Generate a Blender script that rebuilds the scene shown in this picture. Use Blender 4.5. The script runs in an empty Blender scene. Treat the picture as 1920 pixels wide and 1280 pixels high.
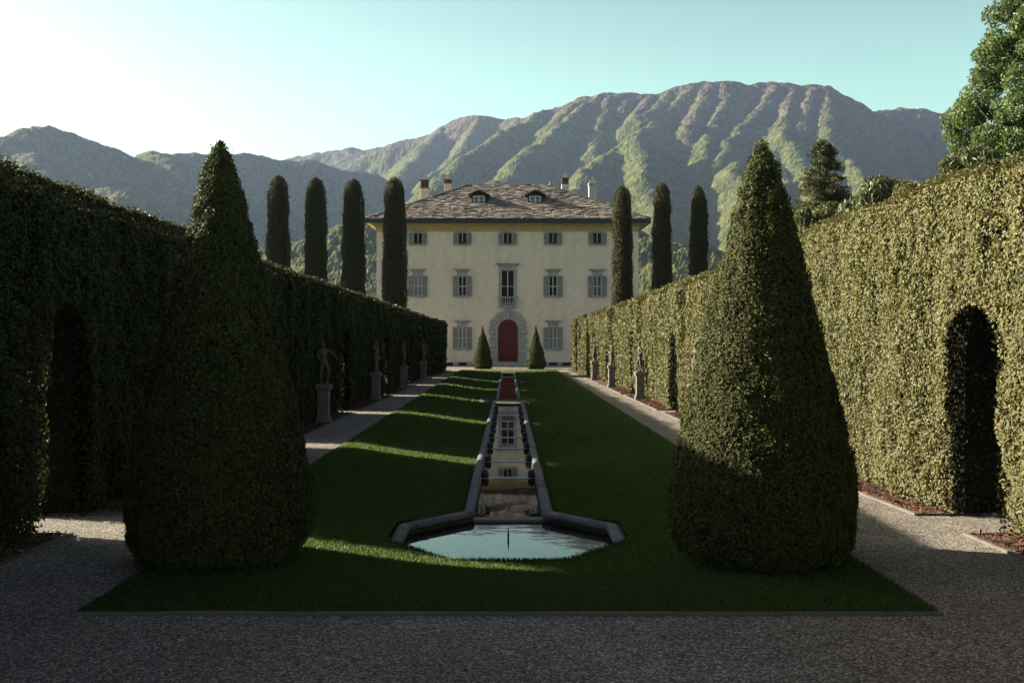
import bpy, bmesh, math, random
import numpy as np
from mathutils import Vector, Matrix

random.seed(7)
RNG = np.random.default_rng(11)
SC = bpy.context.scene
COL = SC.collection
R = math.radians

# ------------------------------------------------------------------ basics
F = 1900.0                      # focal length in photo pixels
SLOPE = 0.0168                  # the garden falls gently towards the villa
CAMZ = 2.3


def gz(y):
    return -SLOPE * y


def tag(o, label=None, cat=None, group=None, kind=None):
    if label: o['label'] = label
    if cat: o['category'] = cat
    if group: o['group'] = group
    if kind: o['kind'] = kind
    return o


def empty(name, loc=(0, 0, 0), rz=0):
    o = bpy.data.objects.new(name, None)
    o.location = loc
    o.rotation_euler = (0, 0, rz)
    o.empty_display_size = 0.3
    COL.objects.link(o)
    return o


def copy_tree(o, parent=None):
    c = o.copy()
    COL.objects.link(c)
    c.parent = parent
    for ch in list(o.children):
        copy_tree(ch, c)
    return c


class MB:
    """collects polygons, then links them as ONE mesh object"""
    def __init__(self):
        self.v, self.f, self.m, self.r = [], [], [], []

    def poly(self, pts, m=0, r=0.5):
        i = len(self.v)
        self.v += [tuple(p) for p in pts]
        self.f.append(tuple(range(i, i + len(pts))))
        self.m.append(m); self.r.append(r)

    def box(self, x0, x1, y0, y1, z0, z1, m=0, r=0.5):
        i = len(self.v)
        self.v += [(x0, y0, z0), (x1, y0, z0), (x1, y1, z0), (x0, y1, z0),
                   (x0, y0, z1), (x1, y0, z1), (x1, y1, z1), (x0, y1, z1)]
        for q in ((0, 3, 2, 1), (4, 5, 6, 7), (0, 1, 5, 4), (1, 2, 6, 5), (2, 3, 7, 6), (3, 0, 4, 7)):
            self.f.append(tuple(i + k for k in q)); self.m.append(m); self.r.append(r)

    def hexa(self, p, m=0, r=0.5):
        i = len(self.v)
        self.v += [tuple(q) for q in p]
        for q in ((0, 3, 2, 1), (4, 5, 6, 7), (0, 1, 5, 4), (1, 2, 6, 5), (2, 3, 7, 6), (3, 0, 4, 7)):
            self.f.append(tuple(i + k for k in q)); self.m.append(m); self.r.append(r)

    def lathe(self, prof, cx=0, cy=0, cz=0, n=16, m=0, r=0.5, sx=1, sy=1):
        i = len(self.v)
        for (rad, z) in prof:
            for k in range(n):
                a = 2 * math.pi * k / n
                self.v.append((cx + sx * rad * math.cos(a), cy + sy * rad * math.sin(a), cz + z))
        for j in range(len(prof) - 1):
            for k in range(n):
                k2 = (k + 1) % n
                self.f.append((i + j * n + k, i + j * n + k2, i + (j + 1) * n + k2, i + (j + 1) * n + k))
                self.m.append(m); self.r.append(r)
        self.f.append(tuple(i + k for k in range(n))[::-1]); self.m.append(m); self.r.append(r)
        j = len(prof) - 1
        self.f.append(tuple(i + j * n + k for k in range(n))); self.m.append(m); self.r.append(r)

    def tube(self, pts, rad, n=10, m=0, r=0.5, caps=True, flat=1.0):
        pts = [Vector(p) for p in pts]
        i = len(self.v)
        up = Vector((0, 0, 1))
        for k, p in enumerate(pts):
            d = (pts[min(k + 1, len(pts) - 1)] - pts[max(k - 1, 0)]).normalized()
            u = up if abs(d.dot(up)) < 0.95 else Vector((1, 0, 0))
            s = d.cross(u).normalized(); t = s.cross(d)
            rr = rad[k] if hasattr(rad, '__len__') else rad
            for j in range(n):
                a = 2 * math.pi * j / n
                self.v.append(tuple(p + s * rr * math.cos(a) + t * rr * flat * math.sin(a)))
        for k in range(len(pts) - 1):
            for j in range(n):
                j2 = (j + 1) % n
                self.f.append((i + k * n + j, i + k * n + j2, i + (k + 1) * n + j2, i + (k + 1) * n + j))
                self.m.append(m); self.r.append(r)
        if caps:
            self.f.append(tuple(i + j for j in range(n))[::-1]); self.m.append(m); self.r.append(r)
            k = len(pts) - 1
            self.f.append(tuple(i + k * n + j for j in range(n))); self.m.append(m); self.r.append(r)

    def build(self, name, mats, parent=None, smooth=False, bevel=0):
        me = bpy.data.meshes.new(name)
        me.from_pydata(self.v, [], self.f)
        mats = mats if isinstance(mats, (list, tuple)) else [mats]
        for m in mats: me.materials.append(m)
        me.polygons.foreach_set('material_index', self.m)
        a = me.attributes.new('rnd', 'FLOAT', 'FACE')
        a.data.foreach_set('value', self.r)
        if smooth:
            me.polygons.foreach_set('use_smooth', [True] * len(self.f))
        me.update()
        o = bpy.data.objects.new(name, me)
        COL.objects.link(o)
        o.parent = parent
        if bevel:
            bv = o.modifiers.new('b', 'BEVEL'); bv.width = bevel; bv.segments = 2; bv.limit_method = 'ANGLE'
        return o


def quads_object(name, V, Q, mats, mi=None, rnd=None, parent=None, smooth=None):
    """numpy quad mesh"""
    me = bpy.data.meshes.new(name)
    n, nq = len(V), len(Q)
    me.vertices.add(n)
    me.vertices.foreach_set('co', np.ascontiguousarray(V, dtype=np.float32).ravel())
    me.loops.add(nq * 4)
    me.loops.foreach_set('vertex_index', np.ascontiguousarray(Q, dtype=np.int32).ravel())
    me.polygons.add(nq)
    me.polygons.foreach_set('loop_start', np.arange(0, nq * 4, 4, dtype=np.int32))
    mats = mats if isinstance(mats, (list, tuple)) else [mats]
    for m in mats: me.materials.append(m)
    if mi is not None:
        me.polygons.foreach_set('material_index', np.ascontiguousarray(mi, dtype=np.int32))
    if smooth is not None:
        me.polygons.foreach_set('use_smooth', np.ascontiguousarray(smooth, dtype=bool))
    else:
        me.polygons.foreach_set('use_smooth', np.zeros(nq, dtype=bool))
    a = me.attributes.new('rnd', 'FLOAT', 'FACE')
    a.data.foreach_set('value', np.ascontiguousarray(rnd if rnd is not None else np.full(nq, .5), dtype=np.float32))
    me.update(calc_edges=True)
    o = bpy.data.objects.new(name, me)
    COL.objects.link(o)
    o.parent = parent
    return o


def norm(a):
    return a / np.maximum(np.linalg.norm(a, axis=1, keepdims=True), 1e-9)


def leaf_quads(P, N, L, W, tilt=0.8, along=None, droop=0.0):
    """one rhombus per point; N is the outward direction of the surface; returns V, Q"""
    n = len(P)
    L = np.broadcast_to(L, (n,)); W = np.broadcast_to(W, (n,))
    nn = norm(N + tilt * RNG.normal(size=(n, 3)))
    t = RNG.normal(size=(n, 3))
    if along is not None:
        t = along + 0.55 * t
    t[:, 2] -= droop
    t = norm(t - (t * nn).sum(1, keepdims=True) * nn)
    b = np.cross(nn, t)
    h = (L * .5)[:, None]; w = (W * .5)[:, None]
    k = 0.12 * L[:, None]
    V = np.empty((n, 4, 3))
    V[:, 0] = P - t * h - nn * k
    V[:, 1] = P + b * w + t * h * .1
    V[:, 2] = P + t * h - nn * k
    V[:, 3] = P - b * w + t * h * .1
    return V.reshape(-1, 3), np.arange(n * 4).reshape(-1, 4)


# value noise ---------------------------------------------------------
_T = np.random.default_rng(3).random((64, 64, 64)) * 2 - 1


def vnoise(p):
    p = np.asarray(p, dtype=float)
    i = np.floor(p).astype(int); f = p - i
    f = f * f * (3 - 2 * f)
    r = 0
    for dx in (0, 1):
        for dy in (0, 1):
            for dz in (0, 1):
                w = (f[:, 0] if dx else 1 - f[:, 0]) * (f[:, 1] if dy else 1 - f[:, 1]) * (f[:, 2] if dz else 1 - f[:, 2])
                r = r + w * _T[(i[:, 0] + dx) % 64, (i[:, 1] + dy) % 64, (i[:, 2] + dz) % 64]
    return r


def fbm(p, o=4):
    s, a = 0, 1.0
    p = np.asarray(p, dtype=float)
    for k in range(o):
        s = s + a * vnoise(p * 2 ** k + 7.3 * k); a *= .5
    return s


# ------------------------------------------------------------------ materials
def new_mat(name):
    m = bpy.data.materials.new(name)
    m.use_nodes = True
    nt = m.node_tree
    b = nt.nodes['Principled BSDF']
    return m, nt, b


def N(nt, t, **kw):
    n = nt.nodes.new(t)
    for k, v in kw.items():
        if k in n.inputs: n.inputs[k].default_value = v
        else: setattr(n, k, v)
    return n


def ramp(nt, fac, stops):
    n = nt.nodes.new('ShaderNodeValToRGB')
    cr = n.color_ramp
    while len(cr.elements) > 1: cr.elements.remove(cr.elements[-1])
    cr.elements[0].position = stops[0][0]; cr.elements[0].color = (*stops[0][1], 1)
    for p, c in stops[1:]:
        e = cr.elements.new(p); e.color = (*c, 1)
    nt.links.new(fac, n.inputs[0])
    return n.outputs[0]


def bump(nt, b, h, strength=.5, dist=.02):
    n = nt.nodes.new('ShaderNodeBump')
    n.inputs['Strength'].default_value = strength
    n.inputs['Distance'].default_value = dist
    nt.links.new(h, n.inputs['Height'])
    nt.links.new(n.outputs[0], b.inputs['Normal'])
    return n


def noise(nt, scale, detail=5, rough=.6, vec=None):
    n = nt.nodes.new('ShaderNodeTexNoise')
    n.inputs['Scale'].default_value = scale
    n.inputs['Detail'].default_value = detail
    n.inputs['Roughness'].default_value = rough
    if vec is not None: nt.links.new(vec, n.inputs['Vector'])
    return n


def pos(nt):
    return nt.nodes.new('ShaderNodeNewGeometry').outputs['Position']


def mix(nt, fac, a, b, mode='MIX'):
    n = nt.nodes.new('ShaderNodeMix'); n.data_type = 'RGBA'; n.blend_type = mode
    if isinstance(fac, (int, float)): n.inputs[0].default_value = fac
    else: nt.links.new(fac, n.inputs[0])
    for i, c in ((6, a), (7, b)):
        if isinstance(c, tuple): n.inputs[i].default_value = (*c, 1)
        else: nt.links.new(c, n.inputs[i])
    return n.outputs[2]


def leaf_mat(name, stops, rough=.5, trans=.22, spec=.35, patch=None, patch_scale=.5):
    m, nt, b = new_mat(name)
    at = N(nt, 'ShaderNodeAttribute', attribute_name='rnd')
    c = ramp(nt, at.outputs['Fac'], stops)
    if patch:
        nz = noise(nt, patch_scale, 4, .6, pos(nt))
        f = ramp(nt, nz.outputs[0], [(.42, (0, 0, 0)), (.62, (1, 1, 1))])
        c = mix(nt, f, c, mix(nt, .65, c, patch))
    nt.links.new(c, b.inputs['Base Color'])
    b.inputs['Roughness'].default_value = rough
    b.inputs['Specular IOR Level'].default_value = spec
    tr = N(nt, 'ShaderNodeBsdfTranslucent')
    nt.links.new(mix(nt, .5, c, (.16, .17, .03)), tr.inputs[0])
    ms = N(nt, 'ShaderNodeMixShader'); ms.inputs[0].default_value = trans
    nt.links.new(b.outputs[0], ms.inputs[1]); nt.links.new(tr.outputs[0], ms.inputs[2])
    nt.links.new(ms.outputs[0], nt.nodes['Material Output'].inputs[0])
    return m


def plain(name, col, rough=.7, var=.25, scale=6, bumps=.2, bscale=60, bdist=.01, spec=.3, rnd=0):
    m, nt, b = new_mat(name)
    nz = noise(nt, scale, 6, .65, pos(nt))
    lo = tuple(c * (1 - var) for c in col); hi = tuple(min(1, c * (1 + var)) for c in col)
    c = ramp(nt, nz.outputs[0], [(.3, lo), (.7, hi)])
    if rnd:
        at = N(nt, 'ShaderNodeAttribute', attribute_name='rnd')
        c = mix(nt, 1.0, c, ramp(nt, at.outputs['Fac'], [(0, (1 - rnd,) * 3), (1, (1 + 0 * rnd,) * 3)]), 'MULTIPLY')
    nt.links.new(c, b.inputs['Base Color'])
    b.inputs['Roughness'].default_value = rough
    b.inputs['Specular IOR Level'].default_value = spec
    if bumps:
        n2 = noise(nt, bscale, 4, .6, pos(nt))
        bump(nt, b, n2.outputs[0], bumps, bdist)
    return m


M = {}
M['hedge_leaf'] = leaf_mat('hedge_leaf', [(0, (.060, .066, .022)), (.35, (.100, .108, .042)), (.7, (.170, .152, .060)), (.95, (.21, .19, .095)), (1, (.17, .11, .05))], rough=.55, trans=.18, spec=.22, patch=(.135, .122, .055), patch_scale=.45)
M['shade_hedge_leaf'] = leaf_mat('shaded_hedge_leaf', [(0, (.016, .025, .009)), (.5, (.028, .037, .013)), (.9, (.050, .055, .020)), (1, (.07, .055, .02))], rough=.5, trans=.15, spec=.22, patch=(.030, .038, .013), patch_scale=.5)  # same leaf as the sunlit hedge, shade painted in as darker greens
M['inner_shade_leaf'] = leaf_mat('inner_shade_leaf', [(0, (.012, .014, .007)), (.6, (.022, .022, .010)), (1, (.042, .034, .016))], rough=.8, trans=.05, spec=.1)  # browner inner leaves, darkened further to put shade in the arches
M['hedge_core'] = plain('hedge_core', (.008, .008, .005), .95, .3, 8, 0)  # solid core to block light, near-black to darken the arches
M['yew'] = leaf_mat('yew', [(0, (.016, .023, .007)), (.5, (.043, .055, .016)), (.85, (.098, .106, .032)), (1, (.13, .12, .042))], rough=.6, trans=.10, spec=.15, patch=(.070, .076, .024), patch_scale=1.5)
M['yew_core'] = plain('yew_core', (.010, .012, .005), .95, .3, 8, 0)
M['cypress'] = leaf_mat('cypress', [(0, (.026, .031, .010)), (.6, (.052, .053, .018)), (1, (.095, .085, .032))], rough=.6, trans=.05, spec=.2)
M['broad_leaf'] = leaf_mat('broad_leaf', [(0, (.050, .092, .030)), (.5, (.095, .152, .055)), (1, (.165, .225, .09))], rough=.5, trans=.25, spec=.3)
M['conifer'] = leaf_mat('conifer', [(0, (.030, .044, .016)), (.5, (.068, .078, .028)), (1, (.125, .115, .046))], rough=.6, trans=.1, spec=.25)
M['shrub_leaf'] = leaf_mat('shrub_leaf', [(0, (.035, .055, .018)), (.5, (.075, .095, .032)), (1, (.150, .155, .065))], rough=.42, trans=.2, spec=.5)
M['bark'] = plain('bark', (.09, .065, .045), .9, .4, 9, .6, 25, .03)
M['stone'] = plain('stone', (.155, .148, .14), .85, .35, 5, .5, 40, .012)
M['weir_stone'] = plain('weir_stone', (.40, .39, .38), .7, .25, 6, .3, 40, .01)
M['rim_stone'] = plain('rim_stone', (.115, .115, .125), .8, .55, 4.5, .6, 35, .015)
M['dark_stone'] = plain('dark_stone', (.05, .05, .05), .8, .4, 8, .6, 40, .012)
M['statue_stone'] = plain('statue_stone', (.095, .082, .068), .9, .45, 9, .5, 60, .008)
M['bed_stone'] = plain('bed_stone', (.085, .075, .05), .9, .5, 4, .4, 30, .01)
M['kerb'] = plain('kerb', (.12, .105, .085), .9, .3, 6, .3, 60, .006)
M['steel'] = plain('steel', (.14, .13, .12), .6, .2, 6, 0)
M['soil'] = plain('soil', (.035, .026, .018), .95, .4, 12, .7, 60, .02)


def gravel_mat():
    m, nt, b = new_mat('gravel')
    p = pos(nt)
    v1 = N(nt, 'ShaderNodeTexVoronoi', Scale=60.0); nt.links.new(p, v1.inputs['Vector'])
    v2 = N(nt, 'ShaderNodeTexVoronoi', Scale=130.0); nt.links.new(p, v2.inputs['Vector'])
    sep = N(nt, 'ShaderNodeSeparateColor'); nt.links.new(v1.outputs['Color'], sep.inputs[0])
    c = ramp(nt, sep.outputs[0], [(0, (.060, .054, .047)), (.4, (.165, .147, .121)), (.75, (.32, .28, .225)), (1, (.62, .56, .46))])
    n1 = noise(nt, .8, 7, .7, p)
    c = mix(nt, 1.0, c, ramp(nt, n1.outputs[0], [(.3, (.80, .79, .78)), (.7, (1.32, 1.29, 1.24))]), 'MULTIPLY')
    edge = ramp(nt, v1.outputs['Distance'], [(.25, (1, 1, 1)), (.75, (.35, .34, .33))])
    c = mix(nt, .8, c, edge, 'MULTIPLY')
    nt.links.new(c, b.inputs['Base Color'])
    b.inputs['Roughness'].default_value = .85
    add = N(nt, 'ShaderNodeMath', operation='MULTIPLY_ADD'); add.inputs[1].default_value = -1.0
    nt.links.new(v1.outputs['Distance'], add.inputs[0])
    mm = N(nt, 'ShaderNodeMath', operation='MULTIPLY'); mm.inputs[1].default_value = -.5
    nt.links.new(v2.outputs['Distance'], mm.inputs[0]); nt.links.new(mm.outputs[0], add.inputs[2])
    bump(nt, b, add.outputs[0], 1.0, .014)
    return m


M['gravel'] = gravel_mat()


def lawn_mat():
    m, nt, b = new_mat('lawn')
    p = pos(nt)
    n1 = noise(nt, .9, 5, .6, p); n2 = noise(nt, 45, 4, .7, p)
    c = ramp(nt, n2.outputs[0], [(.3, (.011, .032, .008)), (.5, (.024, .056, .012)), (.72, (.048, .085, .020))])
    c = mix(nt, 1.0, c, ramp(nt, n1.outputs[0], [(.3, (.8, .85, .8)), (.7, (1.12, 1.08, 1.0))]), 'MULTIPLY')
    wv = N(nt, 'ShaderNodeTexWave', Scale=.9, Distortion=1.2); wv.bands_direction = 'X'
    nt.links.new(p, wv.inputs['Vector'])
    c = mix(nt, 1.0, c, ramp(nt, wv.outputs['Fac'], [(.3, (.88, .90, .88)), (.7, (1.1, 1.08, 1.05))]), 'MULTIPLY')
    nt.links.new(c, b.inputs['Base Color'])
    b.inputs['Roughness'].default_value = .8
    b.inputs['Specular IOR Level'].default_value = .0
    bump(nt, b, n2.outputs[0], .9, .03)
    return m


M['lawn'] = lawn_mat()
M['grass'] = leaf_mat('grass_blade', [(0, (.020, .066, .015)), (.6, (.043, .112, .022)), (1, (.090, .155, .036))], rough=.5, trans=.5, spec=.45)


def mulch_mat():
    m, nt, b = new_mat('mulch')
    p = pos(nt)
    v = N(nt, 'ShaderNodeTexVoronoi', Scale=34.0); nt.links.new(p, v.inputs['Vector'])
    sep = N(nt, 'ShaderNodeSeparateColor'); nt.links.new(v.outputs['Color'], sep.inputs[0])
    c = ramp(nt, sep.outputs[0], [(0, (.03, .015, .01)), (.6, (.10, .045, .025)), (1, (.20, .10, .06))])
    nt.links.new(c, b.inputs['Base Color']); b.inputs['Roughness'].default_value = .9
    bump(nt, b, v.outputs['Distance'], 1.0, .04)
    return m


M['mulch'] = mulch_mat()
M['chip'] = leaf_mat('bark_chip', [(0, (.04, .018, .011)), (.5, (.105, .045, .025)), (.9, (.19, .09, .05)), (1, (.30, .20, .13))], rough=.8, trans=0, spec=.2)


def water_mat(name, deep, ripple, rscale, stretch=(1, 1, 1)):
    m, nt, b = new_mat(name)
    p = pos(nt)
    mp = N(nt, 'ShaderNodeMapping'); mp.inputs['Scale'].default_value = stretch
    nt.links.new(p, mp.inputs['Vector'])
    n1 = noise(nt, rscale, 3, .5, mp.outputs[0])
    n2 = noise(nt, 3.0, 5, .6, p)
    nt.links.new(ramp(nt, n2.outputs[0], [(.35, tuple(c * .6 for c in deep)), (.65, tuple(c * 1.5 for c in deep))]), b.inputs['Base Color'])
    b.inputs['Roughness'].default_value = .015
    b.inputs['Specular Tint'].default_value = (1.0, .87, 1.0, 1)
    b.inputs['IOR'].default_value = 1.33
    b.inputs['Specular IOR Level'].default_value = .5
    bump(nt, b, n1.outputs[0], ripple, .02)
    return m


M['pool_water'] = water_mat('pool_water', (.008, .010, .010), .055, 2.4, (1, 2.2, 1))
M['channel_water'] = water_mat('channel_water', (.016, .013, .007), .045, 2.2)


def plaster_mat():
    m, nt, b = new_mat('plaster')
    p = pos(nt)
    n1 = noise(nt, .33, 7, .68, p); n2 = noise(nt, 2.2, 6, .7, p)
    c = ramp(nt, n1.outputs[0], [(.3, (.68, .60, .53)), (.48, (.77, .66, .53)), (.7, (.80, .685, .535))])
    c = mix(nt, 1.0, c, ramp(nt, n2.outputs[0], [(.3, (.86, .85, .84)), (.65, (1.04, 1.03, 1.02))]), 'MULTIPLY')
    mp = N(nt, 'ShaderNodeMapping'); mp.inputs['Scale'].default_value = (1.6, 1, .12)
    nt.links.new(p, mp.inputs['Vector'])
    n3 = noise(nt, 1.0, 5, .6, mp.outputs[0])
    c = mix(nt, 1.0, c, ramp(nt, n3.outputs[0], [(.3, (.90, .895, .89)), (.6, (1, 1, 1))]), 'MULTIPLY')
    nt.links.new(c, b.inputs['Base Color']); b.inputs['Roughness'].default_value = .9
    b.inputs['Specular IOR Level'].default_value = .2
    n4 = noise(nt, 14, 5, .6, p)
    bump(nt, b, n4.outputs[0], .25, .02)
    return m


M['plaster'] = plaster_mat()
M['ochre'] = plain('ochre_plaster', (.42, .33, .17), .9, .15, 2, .2, 20)
M['slate'] = None


def slate_mat():
    m, nt, b = new_mat('stone_slate')
    p = pos(nt)
    at = N(nt, 'ShaderNodeAttribute', attribute_name='rnd')
    c = ramp(nt, at.outputs['Fac'], [(0, (.095, .090, .088)), (.35, (.18, .165, .15)), (.6, (.25, .215, .18)), (.8, (.29, .225, .165)), (1, (.36, .34, .31))])
    n1 = noise(nt, 5, 6, .7, p)
    c = mix(nt, 1.0, c, ramp(nt, n1.outputs[0], [(.3, (.7, .7, .7)), (.7, (1.15, 1.12, 1.08))]), 'MULTIPLY')
    nt.links.new(c, b.inputs['Base Color']); b.inputs['Roughness'].default_value = .8
    bump(nt, b, n1.outputs[0], .4, .03)
    return m


M['slate'] = slate_mat()
M['gutter'] = plain('gutter', (.030, .032, .040), .5, .2, 4, 0)
M['shutter'] = plain('shutter_paint', (.30, .29, .28), .6, .12, 3, .1, 30)
M['sash'] = plain('sash_paint', (.62, .61, .60), .5, .1, 3, 0)
M['dormer_sash'] = plain('white_paint', (.62, .63, .62), .5, .1, 3, 0)
M['trim'] = plain('grey_stone_trim', (.33, .32, .315), .85, .3, 3, .4, 30)
M['chimney'] = plain('chimney_render', (.50, .46, .41), .9, .25, 3, .3, 20)
M['brick'] = plain('brick', (.14, .090, .068), .9, .45, 7, .4, 14, .03)
M['dark_wood'] = plain('dark_wood', (.035, .022, .016), .8, .3, 6, .2, 30)
M['door'] = plain('red_door', (.105, .014, .006), .5, .15, 2, .1, 30)
M['brass'] = plain('brass', (.5, .4, .2), .35, .1, 5, 0)
M['shade_fill'] = plain('opening_shade', (.012, .012, .013), .9, .2, 5, 0)  # near-black fill painting the shade inside vents and smoke hoods


def glass_mat(name, col, rough=.03, spec=.25):
    m, nt, b = new_mat(name)
    n1 = noise(nt, 1.3, 2, .5, pos(nt))
    nt.links.new(ramp(nt, n1.outputs[0], [(.3, tuple(c * .8 for c in col)), (.7, tuple(c * 1.2 for c in col))]), b.inputs['Base Color'])
    b.inputs['Roughness'].default_value = rough
    b.inputs['IOR'].default_value = 1.5
    b.inputs['Specular IOR Level'].default_value = spec
    bump(nt, b, n1.outputs[0], .05, .02)
    return m


M['glass'] = glass_mat('window_glass', (.006, .006, .007), .03, .10)
M['curtained_glass'] = glass_mat('curtained_glass', (.24, .24, .22), .15)
M['half_glass'] = glass_mat('half_curtained_glass', (.09, .10, .10), .08)

# ------------------------------------------------------------------ world, sun, camera
SKY_LOW = (1.34, 1.62, 1.08); SKY_HIGH = (.66, .58, .52)
SUN_AZ_SLOPE = .30              # the light drifts towards the viewer as it crosses the garden
TAN_X = .405
dirv = Vector((1, -SUN_AZ_SLOPE, -TAN_X)).normalized()
elev = math.asin(-dirv.z)
w = bpy.data.worlds.new('World'); SC.world = w
w.use_nodes = True
nt = w.node_tree
bg = nt.nodes['Background']
sky = nt.nodes.new('ShaderNodeTexSky')
sky.sky_type = 'NISHITA'
sky.sun_disc = False
sky.sun_elevation = elev
# Nishita: rotation 0 puts the sun towards +Y, positive turns clockwise seen from above
sx, sy = -dirv.x, -dirv.y
sky.sun_rotation = math.atan2(sx, sy)
sky.altitude = 200
sky.air_density = 1.0
sky.dust_density = 2.2
sky.ozone_density = 1.0
tc = nt.nodes.new('ShaderNodeTexCoord')
sp = nt.nodes.new('ShaderNodeSeparateXYZ'); nt.links.new(tc.outputs['Generated'], sp.inputs[0])
low = ramp(nt, sp.outputs[2], [(0.0, SKY_LOW), (.22, SKY_LOW), (.55, SKY_HIGH), (1.0, SKY_HIGH)])
vm = nt.nodes.new('ShaderNodeVectorMath'); vm.operation = 'DOT_PRODUCT'
nt.links.new(tc.outputs['Generated'], vm.inputs[0]); vm.inputs[1].default_value = (-.35, .94, 0)
glow = ramp(nt, vm.outputs['Value'], [(0.0, (1.0, .84, 1.0)), (.55, (1, 1, 1))])
nt.links.new(mix(nt, 1.0, mix(nt, 1.0, sky.outputs[0], low, 'MULTIPLY'), glow, 'MULTIPLY'), bg.inputs[0])
bg.inputs[1].default_value = .05

sd = bpy.data.lights.new('sun', 'SUN')
sd.energy = 5.0
sd.angle = R(.5)
sd.color = (1.0, .90, .74)
so = bpy.data.objects.new('sun', sd)
so.rotation_euler = dirv.to_track_quat('-Z', 'Y').to_euler()
so.location = (-40, 30, 40)
COL.objects.link(so)

cd = bpy.data.cameras.new('camera')
cd.sensor_width = 36
cd.lens = F / 1920 * 36
cd.shift_x = 7 / 1920
cd.shift_y = -34 / 1920
cd.clip_start = .1; cd.clip_end = 20000
cam = bpy.data.objects.new('camera', cd)
cam.location = (0, 0, CAMZ)
cam.rotation_euler = (R(90), 0, 0)
COL.objects.link(cam)
SC.camera = cam

# ------------------------------------------------------------------ plan of the garden
Yf, Ye = 8.5, 78.0              # lawn front and far edge
LW = 3.62                       # lawn half width
ARCH = [12.65 + 10.0 * k for k in range(6)]
AW, AH = .64, 2.75              # arch half width, height


def lerp_table(tab):
    ys = [a for a, b in tab]; xs = [b for a, b in tab]
    return lambda y: np.interp(y, ys, xs)


xl = lerp_table([(-8, -5.55), (12, -5.50), (16, -5.38), (22, -5.25), (33, -5.19), (43, -5.12), (63, -5.02), (76, -4.65)])
xr = lerp_table([(-8, 5.85), (12, 5.78), (16, 5.62), (22, 5.40), (33, 5.26), (43, 5.20), (63, 5.06), (76, 4.9)])
hl = lerp_table([(-8, 4.4), (11, 4.24), (17, 4.16), (21, 4.0), (39, 3.9), (76, 3.67)])
hr = lerp_table([(-8, 4.6), (11, 4.42), (19, 4.37), (26, 4.12), (40, 4.05), (76, 3.86)])

# ------------------------------------------------------------------ setting sheets
def strip_sheet(name, rows, mat, kind='structure', dz=0.0):
    """rows: (y, x0, x1); sheet following the slope of the ground"""
    mb = MB()
    for (a, b) in zip(rows[:-1], rows[1:]):
        n = max(1, int(abs(b[0] - a[0]) / 4))
        for k in range(n):
            t0, t1 = k / n, (k + 1) / n
            p = [a[i] + (b[i] - a[i]) * t0 for i in range(3)]
            q = [a[i] + (b[i] - a[i]) * t1 for i in range(3)]
            mb.poly([(p[1], p[0], gz(p[0]) + dz), (p[2], p[0], gz(p[0]) + dz), (q[2], q[0], gz(q[0]) + dz), (q[1], q[0], gz(q[0]) + dz)])
    o = mb.build(name, mat)
    if kind: o['kind'] = kind
    return o


def ground():
    mb = MB()
    xs = [-3600, -1500, -300, -60, -LW + .01, LW - .01, 60, 300, 1500, 3600]
    ys = [-250, -60, -10, Yf + .01, 30, 50, Ye - .01, 100, 140, 300, 1200, 4900]

    def z(y):
        return (gz(min(max(y, -60), 140)) - .03 if y <= 140 else -2.6)
    for i in range(len(xs) - 1):
        for j in range(len(ys) - 1):
            if i == 4 and 3 <= j <= 5: continue
            a, b, c, d = xs[i], xs[i + 1], ys[j], ys[j + 1]
            mb.poly([(a, c, z(c)), (b, c, z(c)), (b, d, z(d)), (a, d, z(d))])
    o = mb.build('ground', plain('meadow', (.045, .06, .022), .95, .4, .6, .5, 8, .05))
    o['kind'] = 'structure'


ground()


def gravel():
    ys = sorted([8.5, 12, 14, 16, 18, 22, 28, 33, 43, 53, 63, 70, 76, 78])
    mb = MB()

    def sheet(rows):
        for a, b in zip(rows[:-1], rows[1:]):
            n = max(1, int((b[0] - a[0]) / 3))
            for k in range(n):
                p = [a[i] + (b[i] - a[i]) * k / n for i in range(3)]
                q = [a[i] + (b[i] - a[i]) * (k + 1) / n for i in range(3)]
                mb.poly([(p[1], p[0], gz(p[0])), (p[2], p[0], gz(p[0])), (q[2], q[0], gz(q[0])), (q[1], q[0], gz(q[0]))])
    sheet([(-9, -5.25, 5.55), (8.5, -5.2, 5.45)])
    sheet([(y, float(xl(y)) + .31, -LW) for y in ys])
    sheet([(y, LW, float(xr(y)) - .36) for y in ys])
    sheet([(78, -14, 14), (89.2, -14, 14)])
    for y in ARCH:                                  # short cross paths through the arches
        sheet([(y - .66, float(xl(y)) - 4, float(xl(y)) + .31), (y + .66, float(xl(y)) - 4, float(xl(y)) + .31)])
        sheet([(y - .66, float(xr(y)) - .36, float(xr(y)) + 4), (y + .66, float(xr(y)) - .36, float(xr(y)) + 4)])
    o = mb.build('gravel_path', M['gravel'])
    o['kind'] = 'structure'


gravel()


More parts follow.
